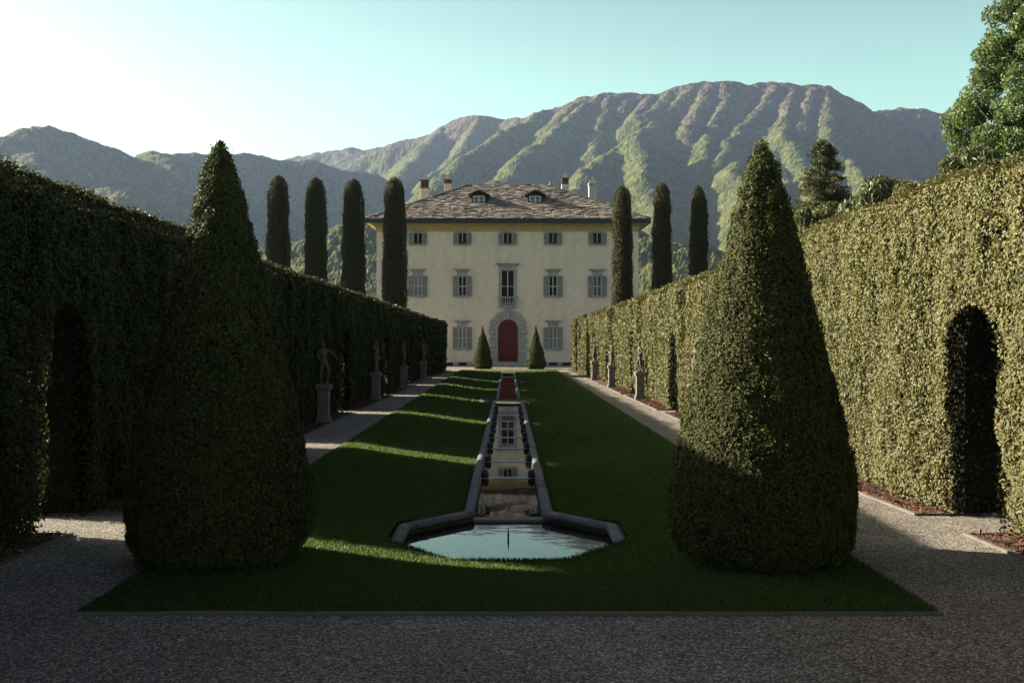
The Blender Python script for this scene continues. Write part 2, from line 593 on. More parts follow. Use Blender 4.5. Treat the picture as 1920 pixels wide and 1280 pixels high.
def beds():
    """bark mulch between kerb and hedge, the thin kerbs, loose chips"""
    kb = MB(); mu = MB()
    P, NN = [], []
    for side, xf, off in ((-1, xl, .31), (1, xr, .36)):
        edges = [6.0] + [v for y in ARCH for v in (y - .66, y + .66)] + [76 if side < 0 else 72]
        for a, b in zip(edges[0::2], edges[1::2]):
            n = max(2, int((b - a) / 1.5))
            for k in range(n):
                y0 = a + (b - a) * k / n; y1 = a + (b - a) * (k + 1) / n
                k0 = float(xf(y0)) - side * off; k1 = float(xf(y1)) - side * off
                h0 = float(xf(y0)) + side * .9; h1 = float(xf(y1)) + side * .9
                mu.poly([(k0, y0, gz(y0) + .012), (h0, y0, gz(y0) + .03), (h1, y1, gz(y1) + .03), (k1, y1, gz(y1) + .012)][::side])
                g0, g1 = gz(y0), gz(y1)
                xa0, xb0 = sorted((k0, k0 - side * .03)); xa1, xb1 = sorted((k1, k1 - side * .045))
                kb.hexa([(xa0, y0, g0 - .05), (xb0, y0, g0 - .05), (xb1, y1, g1 - .05), (xa1, y1, g1 - .05),
                         (xa0, y0, g0 + .032), (xb0, y0, g0 + .032), (xb1, y1, g1 + .032), (xa1, y1, g1 + .032)])
            for yy, s in ((a, 1), (b, -1)):         # returns along the cross paths
                if yy in (edges[0], edges[-1]): continue
                k0 = float(xf(yy)) - side * (off - .001); k1 = float(xf(yy)) + side * 1.2
                xa, xb = sorted((k0, k1))
                y0, y1 = sorted((yy, yy + s * .04))
                kb.box(xa, xb, y0, y1, gz(yy) - .05, gz(yy) + .030)
            m = int((min(b, 48) - a) * 330)
            if m > 0:
                yy = RNG.uniform(a, min(b, 48), m); t = RNG.random(m)
                xx = xf(yy) + side * (-off + .03 + t * (off + .55))
                P.append(np.c_[xx, yy, gz(yy) + .03 + .03 * RNG.random(m)])
    o = mu.build('mulch_bed', M['mulch']); o['kind'] = 'structure'
    o = kb.build('kerb', M['kerb']); o['kind'] = 'structure'
    P = np.concatenate(P)
    V, Q = leaf_quads(P, np.tile([0, 0, 1.], (len(P), 1)), RNG.uniform(.035, .09, len(P)), RNG.uniform(.018, .04, len(P)), .55)
    o = quads_object('bark_chips', V, Q, M['chip'], rnd=RNG.random(len(P)))
    tag(o, 'loose reddish brown bark chips strewn along the foot of the hedges', 'bark mulch', kind='stuff')


beds()

# ------------------------------------------------------------------ lawn with the cut for the water
PC, PA, YS = 13.05, 1.42, 1.12            # pool centre Y and apothem of the octagon (rim centre line)
BAS_Y, BAS_R = 41.5, 1.12       # round basin
CH_E = 75.0                     # far end of the channel


def oct_half(y, a):
    d = abs(y - PC) / YS
    if d > a: return 0.0
    s = a * math.tan(R(22.5))
    if d <= s: return a
    return a - (d - s)


def x_in(y):
    v = 0.0
    if PC - PA * YS - .12 <= y <= PC + PA * YS + .12: v = max(v, oct_half(y, PA + .085))
    if PC + PA * YS - .2 <= y <= CH_E: v = max(v, .645 if y < BAS_Y else .50)
    d = abs(y - BAS_Y)
    if d < BAS_R + .1: v = max(v, math.sqrt((BAS_R + .1) ** 2 - d * d))
    return v


def sstep(a, b, t):
    t = np.clip((t - a) / (b - a), 0, 1)
    return t * t * (3 - 2 * t)


def lawn_rel(x, y):
    x = np.abs(x)
    prof = 1 - sstep(.7, 3.45, x)
    prof = .5 * prof + .5 * np.clip(1 - (x - .7) / 2.75, 0, 1) * sstep(3.55, 2.6, x)
    rmp = .78 * sstep(8.7, 11.5, y) + .22 * sstep(12, 14.5, y)
    rmp = rmp * (1 - .8 * sstep(66, 77, y))
    und = .012 * np.sin(x * 2.1 + y * .7) * np.sin(y * .43 + 1)
    return -.26 * prof * rmp + .025 + und * sstep(LW, LW - .6, x)


def lawn():
    V, Q = [], []

    def block(rows, xin, nx, skirts):
        for side in (-1, 1):
            base = len(V)
            for y in rows:
                a = xin(y)
                xe = LW
                if y > 74: xe = LW * math.sqrt(max(.0, 1 - ((y - 74) / (Ye + .2 - 74)) ** 2 * .75))
                for k in range(nx + 1):
                    x = a + (xe - a) * k / nx
                    V.append((side * x, y, gz(y) + float(lawn_rel(x, y))))
            for j in range(len(rows) - 1):
                for k in range(nx):
                    i = base + j * (nx + 1) + k
                    q = (i, i + 1, i + nx + 2, i + nx + 1)
                    Q.append(q if side > 0 else q[::-1])
            for col in ((0, nx) if skirts else (nx,)):
                for j in range(len(rows) - 1):
                    i0 = base + j * (nx + 1) + col; i1 = base + (j + 1) * (nx + 1) + col
                    b = len(V)
                    for i in (i0, i1):
                        x, y, z = V[i]; V.append((x, y, z - .30))
                    Q.append((i0, i1, b + 1, b))
    f = PC - PA * YS - .10
    block(list(np.linspace(Yf, f, 28)), lambda y: 0.0, 22, False)
    mid = sorted(set([f] + list(np.arange(f + .06, 15, .06)) + list(np.arange(15, 40, .4)) + list(np.arange(40, 43, .06)) + list(np.arange(43, CH_E, .6)) + [CH_E]))
    block(mid, x_in, 22, True)
    block(list(np.linspace(CH_E, Ye, 12)), lambda y: 0.0, 22, False)
    # front edge skirt of the pool lip
    s = PA * math.tan(R(22.5)) + .05
    b = len(V)
    z = gz(f) + float(lawn_rel(0, f))
    V.extend([(-s, f, z), (s, f, z), (s, f, z - .35), (-s, f, z - .35)]); Q.append((b, b + 1, b + 2, b + 3))
    o = quads_object('lawn', np.array(V), np.array(Q), M['lawn'], smooth=np.ones(len(Q), bool))
    o['kind'] = 'structure'
    # blades
    P = []; S = []
    for (a, b, dens, sz) in ((Yf - .02, 12.2, 5200, .027), (12.2, 16, 3800, .027), (16, 24, 2200, .032), (24, 40, 800, .046), (40, 77.5, 200, .075)):
        n = int((b - a) * 2 * LW * dens)
        x = RNG.uniform(-LW - .01, LW + .01, n); y = RNG.uniform(a, b, n)
        xi = np.array([x_in(v) for v in y]) + .0
        keep = np.abs(x) > xi
        x, y = x[keep], y[keep]
        P.append(np.c_[x, y, gz(y) + lawn_rel(x, y)]); S.append(np.full(len(x), sz) * RNG.uniform(.6, 1.3, len(x)))
    # fringe over the pool edge
    yy = np.arange(f, PC + PA * YS, .002)
    xx = np.array([x_in(v) for v in yy]) + .005
    for s_ in (-1, 1):
        P.append(np.c_[s_ * xx, yy, gz(yy) + lawn_rel(xx, yy)]); S.append(np.full(len(xx), .045) * RNG.uniform(.6, 1.3, len(xx)))
    xx = np.arange(-.65, .65, .0015)
    P.append(np.c_[xx, np.full(len(xx), f + .005), gz(f) + lawn_rel(xx, np.full(len(xx), f))]); S.append(np.full(len(xx), .045) * RNG.uniform(.6, 1.3, len(xx)))
    P = np.concatenate(P); S = np.concatenate(S)
    n = len(P)
    lean = RNG.normal(size=(n, 3)) * .45; lean[:, 2] = 1; lean = norm(lean)
    a = RNG.uniform(0, 2 * math.pi, n); side = np.c_[np.cos(a), np.sin(a), np.zeros(n)]
    wv = side * (S * .16)[:, None]
    V = np.empty((n, 4, 3))
    V[:, 0] = P - wv; V[:, 1] = P + wv
    V[:, 2] = P + lean * S[:, None] + wv * .25; V[:, 3] = P + lean * S[:, None] - wv * .25
    o = quads_object('grass', V.reshape(-1, 3), np.arange(n * 4).reshape(-1, 4), M['grass'], rnd=RNG.random(n))
    tag(o, 'short mown green grass blades of the long lawn', 'grass', kind='stuff')
    # thin steel edging along the front
    mb = MB()
    mb.box(-LW - .02, LW + .02, Yf - .03, Yf - .008, gz(Yf) - .05, gz(Yf) + .03)
    o = mb.build('lawn_edging', M['steel']); o['kind'] = 'structure'


lawn()

# ------------------------------------------------------------------ pool, channel, basin
def octagon(a, z, cy=PC):
    s = a * math.tan(R(22.5))
    return [(-s, cy + a * YS, z), (-a, cy + s * YS, z), (-a, cy - s * YS, z), (-s, cy - a * YS, z), (s, cy - a * YS, z), (a, cy - s * YS, z), (a, cy + s * YS, z), (s, cy + a * YS, z)]


def stone_run(mb, p, q, rad, step=1.3, rnd=random, flat=1.0):
    p, q = Vector(p), Vector(q)
    L = (q - p).length
    n = max(1, round(L / step))
    for k in range(n):
        a = p.lerp(q, k / n); b = p.lerp(q, (k + 1) / n)
        d = (b - a).normalized() * .006
        rr = rad * rnd.uniform(.95, 1.05)
        off = Vector((rnd.uniform(-.006, .006), 0, rnd.uniform(-.008, .008)))
        a2, b2 = a + d + off, b - d + off
        pts = [a2, a2 + d * 2, a2.lerp(b2, .5), b2 - d * 2, b2]
        mb.tube(pts, [rr * .93, rr, rr * rnd.uniform(.98, 1.03), rr, rr * .93], 14, r=rnd.random(), flat=flat)


def pool():
    zr = gz(PC) - .25
    root = tag(empty('pool', (0, 0, 0)), 'sunken octagonal stone pool with rounded rim in the front of the lawn', 'pool')
    o = octagon(PA, zr)
    mb = MB()
    for i in range(7):
        stone_run(mb, o[i], o[i + 1], .102, .9, flat=.62)
    for p in o:
        mb.lathe([(.02, -.064), (.085, -.046), (.107, 0), (.085, .046), (.02, .066)], p[0], p[1], p[2], 12)
    mb.build('rim', M['rim_stone'], root, smooth=True)
    mb = MB()
    oi = octagon(PA - .055, zr - .05); ob = octagon(PA - .055, zr - .75)
    for i in range(8):
        j = (i + 1) % 8
        mb.poly([oi[i], oi[j], ob[j], ob[i]])
    mb.poly(ob)
    mb.build('basin_wall', M['bed_stone'], root)
    s = PA * math.tan(R(22.5))
    mb = MB()
    mb.box(-.5, .5, PC + PA * YS - .13, PC + PA * YS + .10, zr - .40, zr - .040)
    mb.build('sill', M['stone'], root, bevel=.015)
    mb = MB()
    mb.lathe([(.012, -.35), (.012, .02), (.016, .03), (.010, .05), (.005, .13)], 0, PC + .35, zr - .06, 10)
    mb.build('fountain_nozzle', M['dark_stone'], root)
    mb = MB()
    mb.poly(octagon(PA - .05, zr - .078)[::-1])
    wv = mb.build('pool_water', M['pool_water'])
    wv['kind'] = 'structure'
    for p in wv.data.polygons: p.use_smooth = True


pool()

WEIRS = [18.9 + 2.66 * k for k in range(8)]           # 18.9 .. 37.5
CH_S = PC + PA * YS + .06


def channel():
    root = tag(empty('water_channel', (0, 0, 0)), 'long narrow stone water channel stepping down the middle of the lawn', 'channel')
    seg = [CH_S] + WEIRS + [BAS_Y - BAS_R - .02]
    rims = {-1: MB(), 1: MB()}
    wl = MB(); bedm = MB()
    lev = []
    for a, b in zip(seg[:-1], seg[1:]):
        zc = gz((a + b) / 2)
        lev.append((a, b, zc - .30))
        for s in (-1, 1):
            n = 2
            for k in range(n):
                ya, yb = a + (b - a) * k / n, a + (b - a) * (k + 1) / n
                stone_run(rims[s], (s * .57, ya, zc - .20), (s * .57, yb, zc - .20), .076 if k else .086, 3, flat=.85)
    for s in (-1, 1):
        rims[s].build('rim', M['rim_stone'], root, smooth=True)
        rims[s] = MB()
        for a, b in ((BAS_Y + BAS_R, CH_E),):
            n = 12
            for k in range(n):
                ya, yb = a + (b - a) * k / n, a + (b - a) * (k + 1) / n
                z0 = gz((ya + yb) / 2) - .18
                stone_run(rims[s], (s * .46, ya, z0), (s * .46, yb, z0), .075, 3)
    for s in (-1, 1):
        rims[s].build('rim', M['rim_stone'], root, smooth=True)
    # side walls and bed
    wall = MB()
    for s in (-1, 1):
        for a, b, hw in ((CH_S, BAS_Y - BAS_R, .49), (BAS_Y + BAS_R, CH_E, .40)):
            n = 10
            for k in range(n):
                ya, yb = a + (b - a) * k / n, a + (b - a) * (k + 1) / n
                wall.poly([(s * hw, ya, gz(ya) - .19), (s * hw, yb, gz(yb) - .19), (s * hw, yb, gz(yb) - .75), (s * hw, ya, gz(ya) - .75)])
    for a, b, hw in ((CH_S, BAS_Y - BAS_R, .49), (BAS_Y + BAS_R, CH_E, .40)):
        wall.poly([(-hw, a, gz(a) - .75), (hw, a, gz(a) - .75), (hw, b, gz(b) - .75), (-hw, b, gz(b) - .75)])
    wall.poly([(-.4, CH_E, gz(CH_E) - .1), (.4, CH_E, gz(CH_E) - .1), (.4, CH_E, gz(CH_E) - .75), (-.4, CH_E, gz(CH_E) - .75)])
    wall.build('channel_wall', M['bed_stone'], root)
    for k, y in enumerate(WEIRS):
        mb = MB()
        z = lev[k][2] + .012
        mb.box(-.485, .485, y - .075, y + .075, z - .35, z)
        mb.build('weir', M['weir_stone'], root, bevel=.012)
        for s in (-1, 1):
            b2 = MB()
            b2.lathe([(.02, -.095), (.065, -.075), (.09, -.03), (.09, .03), (.065, .075), (.02, .095)], s * .43, y, z + .055, 14, sx=.75)
            b2.build('volute', M['dark_stone'], root, smooth=True)
    for a, b, z in lev:
        wl.poly([(-.488, a, z), (.488, a, z), (.488, b, z), (-.488, b, z)])
    # beyond the basin: three long level stretches
    seg2 = [BAS_Y + BAS_R - .25, 52.5, 63.5, CH_E]
    for a, b in zip(seg2[:-1], seg2[1:]):
        z = gz(b) - .21
        wl.poly([(-.40, a, z), (.40, a, z), (.40, b, z), (-.40, b, z)])
    wv = wl.build('channel_water', M['channel_water']); wv['kind'] = 'structure'
    # round basin
    rb = tag(empty('round_basin', (0, BAS_Y, 0)), 'round dark stone basin ring straddling the water channel halfway down the lawn', 'basin')
    zb = gz(BAS_Y) - .20
    mb = MB()
    for s in (-1, 1):
        a0, a1 = (math.acos(.60 / BAS_R), -math.acos(.60 / BAS_R)) if s > 0 else (math.pi - math.acos(.60 / BAS_R), math.pi + math.acos(.60 / BAS_R))
        n = 6
        for k in range(n):
            t0 = a0 + (a1 - a0) * (k + .03) / n; t1 = a0 + (a1 - a0) * (k + .97) / n
            pts = [(BAS_R * math.cos(t0 + (t1 - t0) * j / 4), BAS_R * math.sin(t0 + (t1 - t0) * j / 4), zb) for j in range(5)]
            mb.tube(pts, .085, 12, r=random.random())
        mb.build('rim', M['dark_stone'], rb, smooth=True)
        mb = MB()
    mb.lathe([(BAS_R - .04, 0), (BAS_R - .04, -.5), (.02, -.5)], 0, 0, zb, 40)
    mb.build('basin_wall', M['bed_stone'], rb)
    mb = MB()
    mb.poly([((BAS_R - .05) * math.cos(2 * math.pi * k / 40), BAS_Y + (BAS_R - .05) * math.sin(2 * math.pi * k / 40), zb - .075) for k in range(40)])
    wv = mb.build('basin_water', M['channel_water']); wv['kind'] = 'structure'


channel()

# ------------------------------------------------------------------ hedges
def arch_top(y, yc, g):
    d = abs(y - yc)
    if d >= AW: return None
    r = AW
    return AH - r * 1.15 + math.sqrt(max(0, r * r - d * d)) * 1.15


def hedge(name, side, xf, hf, y0, y1, leafm, label, seed, thick=1.15, arches=ARCH):
    rng = np.random.default_rng(seed)
    inset = .09
    # --- core: lofted cross sections
    cuts = []
    prev = y0 + inset
    arch_in = [a for a in arches if y0 < a < y1]
    sl = []
    def add(y, zb):
        x = float(xf(y)); g = gz(y)
        xa, xb = x + side * (.30 if len(arches) == 0 or y < 20 else .40), x + side * (thick - .12)
        sl.append([(xa, y, g + zb), (xb, y, g + zb), (xb, y, g + float(hf(y)) - .13), (xa, y, g + float(hf(y)) - .13)])
    y = y0 + inset
    for a in arch_in:
        for t in np.linspace(y, a - AW - .07, 6): add(t, -.1)
        for t in np.linspace(-AW - .07, AW + .07, 15):
            r = AW + .07
            add(a + t, AH + .07 - r * 1.15 + math.sqrt(max(0, r * r - t * t)) * 1.15 if abs(t) < r - 1e-6 else AH + .07 - r * 1.15)
        y = a + AW + .07
    for t in np.linspace(y, y1 - inset, 6): add(t, -.1)
    V = np.array(sl).reshape(-1, 3)
    Q = []
    ns = len(sl)
    for i in range(ns - 1):
        for k in range(4):
            a, b = i * 4 + k, i * 4 + (k + 1) % 4
            Q.append((a, b, b + 4, a + 4))
    Q.append((0, 1, 2, 3)); Q.append((ns * 4 - 4, ns * 4 - 3, ns * 4 - 2, ns * 4 - 1))
    Q = np.array(Q)
    # jambs: slices change zb abruptly between neighbours at the same y -> the loft closes them
    # --- leaves
    def bay(y):
        r = np.zeros(len(y))
        for a in arch_in[1:]:
            r = np.maximum(r, sstep(a + 1.25, a + 1.75, y) * sstep(a + 8.75, a + 8.25, y))
        return .18 * r

    def size(y): return np.maximum(.047, .0025 * np.maximum(y, 1))
    P, NR, inner = [], [], []

    def in_arch(y, zr):
        m = np.zeros(len(y), bool)
        for a in arch_in:
            d = np.abs(y - a)
            top = AH - AW * 1.15 + np.sqrt(np.maximum(0, AW * AW - d * d)) * 1.15
            m |= (d < AW) & (zr < top)
        return m

    def ysample(n_per_m2, width):          # density ~ 1/size^2 along y
        ys = np.arange(y0, y1, .25)
        dens = n_per_m2 / (size(ys + .125) ** 2) * width * .25
        cnt = rng.poisson(dens)
        return np.repeat(ys, cnt) + rng.random(cnt.sum()) * .25
    # inner face
    for rep, cov in ((0, 5.6),):
        yy = ysample(cov, 4.2)
        zr = rng.random(len(yy)) * hf(yy)
        k = ~in_arch(yy, zr); yy, zr = yy[k], zr[k]
        bulge = .08 * vnoise(np.c_[yy * .75, zr * .28, np.full(len(yy), seed)]) + .07 * vnoise(np.c_[yy * 2.1, zr * 1.4, np.full(len(yy), seed + 9)]) + .04 * vnoise(np.c_[yy * 6, zr * 6, np.full(len(yy), seed + 5)])
        dep = rng.random(len(yy)) ** 2 * .085
        rnd_top = np.clip(zr - (hf(yy) - .22), 0, 1) ** 2 * 1.5
        foot = .22 * np.clip(.5 - zr, 0, 1)
        x = xf(yy) + side * (bulge + dep - .02 + rnd_top + foot + bay(yy))
        z = gz(yy) + zr
        P.append(np.c_[x, yy, z]); NR.append(np.tile([-side, 0, .25], (len(yy), 1)))
    # top
    yy = ysample(3.2, thick)
    t = rng.random(len(yy)) * thick
    z = gz(yy) + hf(yy) + .05 * vnoise(np.c_[yy * .9, t * 1.5, np.full(len(yy), seed + 2)]) + .035 * rng.normal(size=len(yy))
    P.append(np.c_[xf(yy) + side * t, yy, z]); NR.append(np.tile([0, 0, 1.], (len(yy), 1)))
    # outer face, sparser
    yy = ysample(2.0, 4.2)
    zr = rng.random(len(yy)) * hf(yy)
    k = ~in_arch(yy, zr); yy, zr = yy[k], zr[k]
    P.append(np.c_[xf(yy) + side * (thick + .05 * rng.normal(size=len(yy))), yy, gz(yy) + zr]); NR.append(np.tile([side, 0, .2], (len(yy), 1)))
    # jambs and soffits of the arches
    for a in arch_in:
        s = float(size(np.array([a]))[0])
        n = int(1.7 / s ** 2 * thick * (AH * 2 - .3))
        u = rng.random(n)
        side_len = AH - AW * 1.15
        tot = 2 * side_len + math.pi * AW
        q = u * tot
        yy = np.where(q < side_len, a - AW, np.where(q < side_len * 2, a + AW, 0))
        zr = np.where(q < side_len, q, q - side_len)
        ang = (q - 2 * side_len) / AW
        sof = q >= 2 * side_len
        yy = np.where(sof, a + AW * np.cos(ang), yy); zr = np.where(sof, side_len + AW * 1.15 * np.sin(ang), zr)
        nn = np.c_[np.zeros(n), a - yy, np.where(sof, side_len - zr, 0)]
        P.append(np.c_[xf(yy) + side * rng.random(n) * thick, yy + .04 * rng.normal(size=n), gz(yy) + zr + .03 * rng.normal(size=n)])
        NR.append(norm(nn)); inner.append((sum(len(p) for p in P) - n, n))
    # ends
    for ye, sgn in ((y0, -1), (y1, 1)):
        s = float(size(np.array([ye]))[0])
        n = int(3.6 / s ** 2 * thick * 4)
        zr = rng.random(n) * float(hf(ye))
        P.append(np.c_[float(xf(ye)) + side * rng.random(n) * thick, np.full(n, ye) + .05 * rng.normal(size=n), gz(ye) + zr]); NR.append(np.tile([0, sgn, .2], (n, 1)))
    P = np.concatenate(P); NR = np.concatenate(NR)
    s = size(P[:, 1]) * RNG.uniform(.75, 1.3, len(P))
    LV, LQ = leaf_quads(P, NR, s * 1.25, s * .74, .52)
    nv = len(V)
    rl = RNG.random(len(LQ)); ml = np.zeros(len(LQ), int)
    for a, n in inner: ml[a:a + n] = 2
    o = quads_object(name, np.concatenate([V, LV]), np.concatenate([Q, LQ + nv]), [leafm, M['hedge_core'], M['inner_shade_leaf']],
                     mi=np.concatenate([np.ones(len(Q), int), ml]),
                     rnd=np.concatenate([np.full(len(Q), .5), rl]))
    tag(o, label, 'hedge')
    return o


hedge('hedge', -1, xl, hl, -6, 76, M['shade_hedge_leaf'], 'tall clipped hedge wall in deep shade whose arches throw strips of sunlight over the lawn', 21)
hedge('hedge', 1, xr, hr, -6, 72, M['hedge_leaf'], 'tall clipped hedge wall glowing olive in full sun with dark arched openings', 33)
c1 = lambda y: np.interp(y, [0, 100], [4.83, 4.83]); c2 = lambda y: np.interp(y, [0, 100], [3.8, 3.8])
hedge('hedge', 1, c1, c2, 74, 76.5, M['hedge_leaf'], 'narrow clipped hedge block past the gap at the villa end of the sunlit hedge', 45, thick=.9, arches=[])

# ------------------------------------------------------------------ topiary
def lathe_plant(name, prof, leafm, corem, n, L, W, seed, bump_amp=.05, bump_f=3.0, tilt=.5, upbias=.6, ragged=.0, core_in=.07, layers=0.0):
    """prof: (z, r) upward. Leaves over a bumpy surface of revolution plus a dark core; returns one mesh object."""
    rng = np.random.default_rng(seed)
    zs = np.array([p[0] for p in prof]); rs = np.array([p[1] for p in prof])
    zz = np.linspace(zs[0], zs[-1], 400)
    rr = np.interp(zz, zs, rs)
    wgt = rr + .02
    cdf = np.cumsum(wgt); cdf /= cdf[-1]
    z = np.interp(rng.random(n), cdf, zz)
    r = np.interp(z, zs, rs)
    a = rng.random(n) * 2 * math.pi
    d = np.c_[np.cos(a), np.sin(a), np.zeros(n)]
    q = np.c_[d[:, 0] * r, d[:, 1] * r, z]
    bm = bump_amp * (vnoise(q * bump_f + seed) + .6 * vnoise(q * bump_f * 2.4 + seed * 2)) + bump_amp * .8 * vnoise(np.c_[a * 2, z * .8, np.full(n, seed)])
    if layers:
        bm += layers * vnoise(np.c_[a * 5, z * 9, np.full(n, seed + 4)])
    dep = rng.random(n) ** 2 * core_in * 1.2
    r2 = np.maximum(r + bm - dep + ragged * rng.exponential(.3, n), .004)
    P = np.c_[d[:, 0] * r2, d[:, 1] * r2, z + .02 * rng.normal(size=n)]
    NR = d.copy(); NR[:, 2] = .3
    al = d * .5; al[:, 2] = upbias
    LV, LQ = leaf_quads(P, NR, L * rng.uniform(.7, 1.3, n), W * rng.uniform(.7, 1.3, n), tilt, along=al)
    # core
    ns, nz = 20, 24
    cz = np.linspace(zs[0] + .02, zs[-1] - core_in * 1.5, nz)
    cr = np.maximum(np.interp(cz, zs, rs) - core_in - bump_amp * .8, .003)
    V = np.array([(cr[j] * math.cos(2 * math.pi * k / ns), cr[j] * math.sin(2 * math.pi * k / ns), cz[j]) for j in range(nz) for k in range(ns)])
    Q = np.array([(j * ns + k, j * ns + (k + 1) % ns, (j + 1) * ns + (k + 1) % ns, (j + 1) * ns + k) for j in range(nz - 1) for k in range(ns)])
    nv = len(V)
    return quads_object(name, np.concatenate([V, LV]), np.concatenate([Q, LQ + nv]), [leafm, corem],
                        mi=np.concatenate([np.ones(len(Q), int), np.zeros(len(LQ), int)]),
                        rnd=np.concatenate([np.full(len(Q), .5), RNG.random(len(LQ))]))


def topiary(cx, cy, prof, label, n, L, W, seed, group, amp=.026, f=8.0, ragged=.02):
    root = tag(empty('topiary_cone', (cx, cy, gz(cy))), label, 'topiary', group)
    o = lathe_plant('crown', prof, M['yew'], M['yew_core'], n, L, W, seed, amp, f, .36, .25, ragged, layers=.02 if n > 40000 else 0)
    o.parent = root
    t = MB(); t.tube([(0, 0, -.05), (0, 0, prof[0][0] + .5)], [.10, .07], 10)
    t.build('trunk', M['bark'], root)
    return root


k = 10.9 / F
CONE = [(.0, .74), (.07, .83), (.16, .90), (.28, .94), (.45, .96), (.62, .965), (.85, .945), (1.2, .87), (1.75, .755), (2.2, .65), (2.7, .53), (3.2, .40), (3.75, .262), (4.08, .175), (4.26, .11), (4.37, .05), (4.40, .01)]
topiary(2.70, 10.78, CONE, 'tall yew cone lit by the sun down one side, on the lawn', 140000, .043, .019, 5, 'tall yew cones at the front of the lawn')
topiary(-3.06, 10.78, [(z, r * .985) for z, r in CONE], 'tall yew cone in dark shade, only its upper flank lit, by the gravel', 140000, .043, .019, 6, 'tall yew cones at the front of the lawn')
SMALL = [(.02, .60), (.15, .74), (.4, .80), (.7, .75), (1.5, .56), (2.5, .28), (3.1, .12), (3.45, .02)]
topiary((905 - 953) / F * 81.7, 81.7, SMALL, 'small clipped yew cone before the villa, on the shaded-hedge side of the red door', 7000, .13, .06, 8, 'small yew cones flanking the red door', .04, 2.0)
topiary((1005 - 953) / F * 81.7, 81.7, SMALL, 'small clipped yew cone before the villa, on the sunlit-hedge side of the red door', 7000, .13, .06, 9, 'small yew cones flanking the red door', .04, 2.0)


def cypress(px, wpx, top, y, label, seed, group='clipped columnar cypresses rising behind the hedges'):
    X = (px - 953) / F * y
    zt = CAMZ + (606 - top) / F * y
    g = gz(y)
    H = zt - g; r = wpx / 2 / F * y
    root = tag(empty('cypress', (X, y, g)), label, 'cypress', group)
    prof = [(.5, r * .9), (H * .2, r * 1.02), (H * .5, r), (H * .75, r * .90), (H * .88, r * .82), (H * .94, r * .72), (H * .97, r * .58), (H * .99, r * .36), (H, .06)]
    o = lathe_plant('crown', prof, M['cypress'], M['yew_core'], 30000, .14, .05, seed, .07, 1.6, .45, 1.4, .12, core_in=.13)
    o.parent = root
    t = MB(); t.tube([(0, 0, -.1), (0, 0, 1.2)], [.16, .13], 10)
    t.build('trunk', M['bark'], root)


YC = 70.0
cypress(522, 43, 328, YC, 'columnar cypress in shade, first in the row from the big shaded yew cone', 51)
cypress(592, 42, 332, YC, 'columnar cypress in shade, second in the row from the big shaded yew cone', 52)
cypress(663, 42, 335, YC, 'columnar cypress in shade just clear of the end wall of the villa', 53)
cypress(740, 44, 332, YC, 'dark columnar cypress standing in front of the villa, covering its roof corner', 54)
cypress(410, 42, 330, YC + 1, 'added columnar cypress, unseen behind the big shaded yew cone', 55)  # unseen tree added to shade the first cypress of the row
cypress(1167, 38, 349, YC, 'columnar cypress with a sunlit flank in front of the villa roof edge', 56)
cypress(1241, 35, 343, YC, 'dark columnar cypress just past the villa roof, taller than its neighbours', 57)
cypress(1310, 34, 348, YC, 'dark columnar cypress nearest the sunlit yew cone', 58)

# ------------------------------------------------------------------ trees and shrubs behind the sunlit hedge
def clump_leaves(C, Rr, n, L, W, rng, flat=.8, tilt=.7, along=None):
    """leaves on the surface of many small lobes"""
    w = Rr ** 2
    idx = rng.choice(len(C), n, p=w / w.sum())
    d = norm(rng.normal(size=(n, 3)))
    rad = Rr[idx] * (1.12 - .6 * rng.random(n) ** 1.5)
    P = C[idx] + d * rad[:, None] * np.array([1, 1, flat])
    al = None if along is None else np.tile(along, (n, 1))
    return leaf_quads(P, d, L * rng.uniform(.7, 1.3, n), W * rng.uniform(.7, 1.3, n), tilt, along=al)


def limb(mb, a, b, r0, r1, rng, n=5, sag=.1):
    a, b = Vector(a), Vector(b)
    L = (b - a).length
    pts = []
    for i in range(n + 1):
        p = a.lerp(b, i / n)
        if 0 < i < n: p += Vector(rng.normal(size=3) * L * .03)
        pts.append(p)
    mb.tube(pts, [r0 + (r1 - r0) * i / n for i in range(n + 1)], 8)


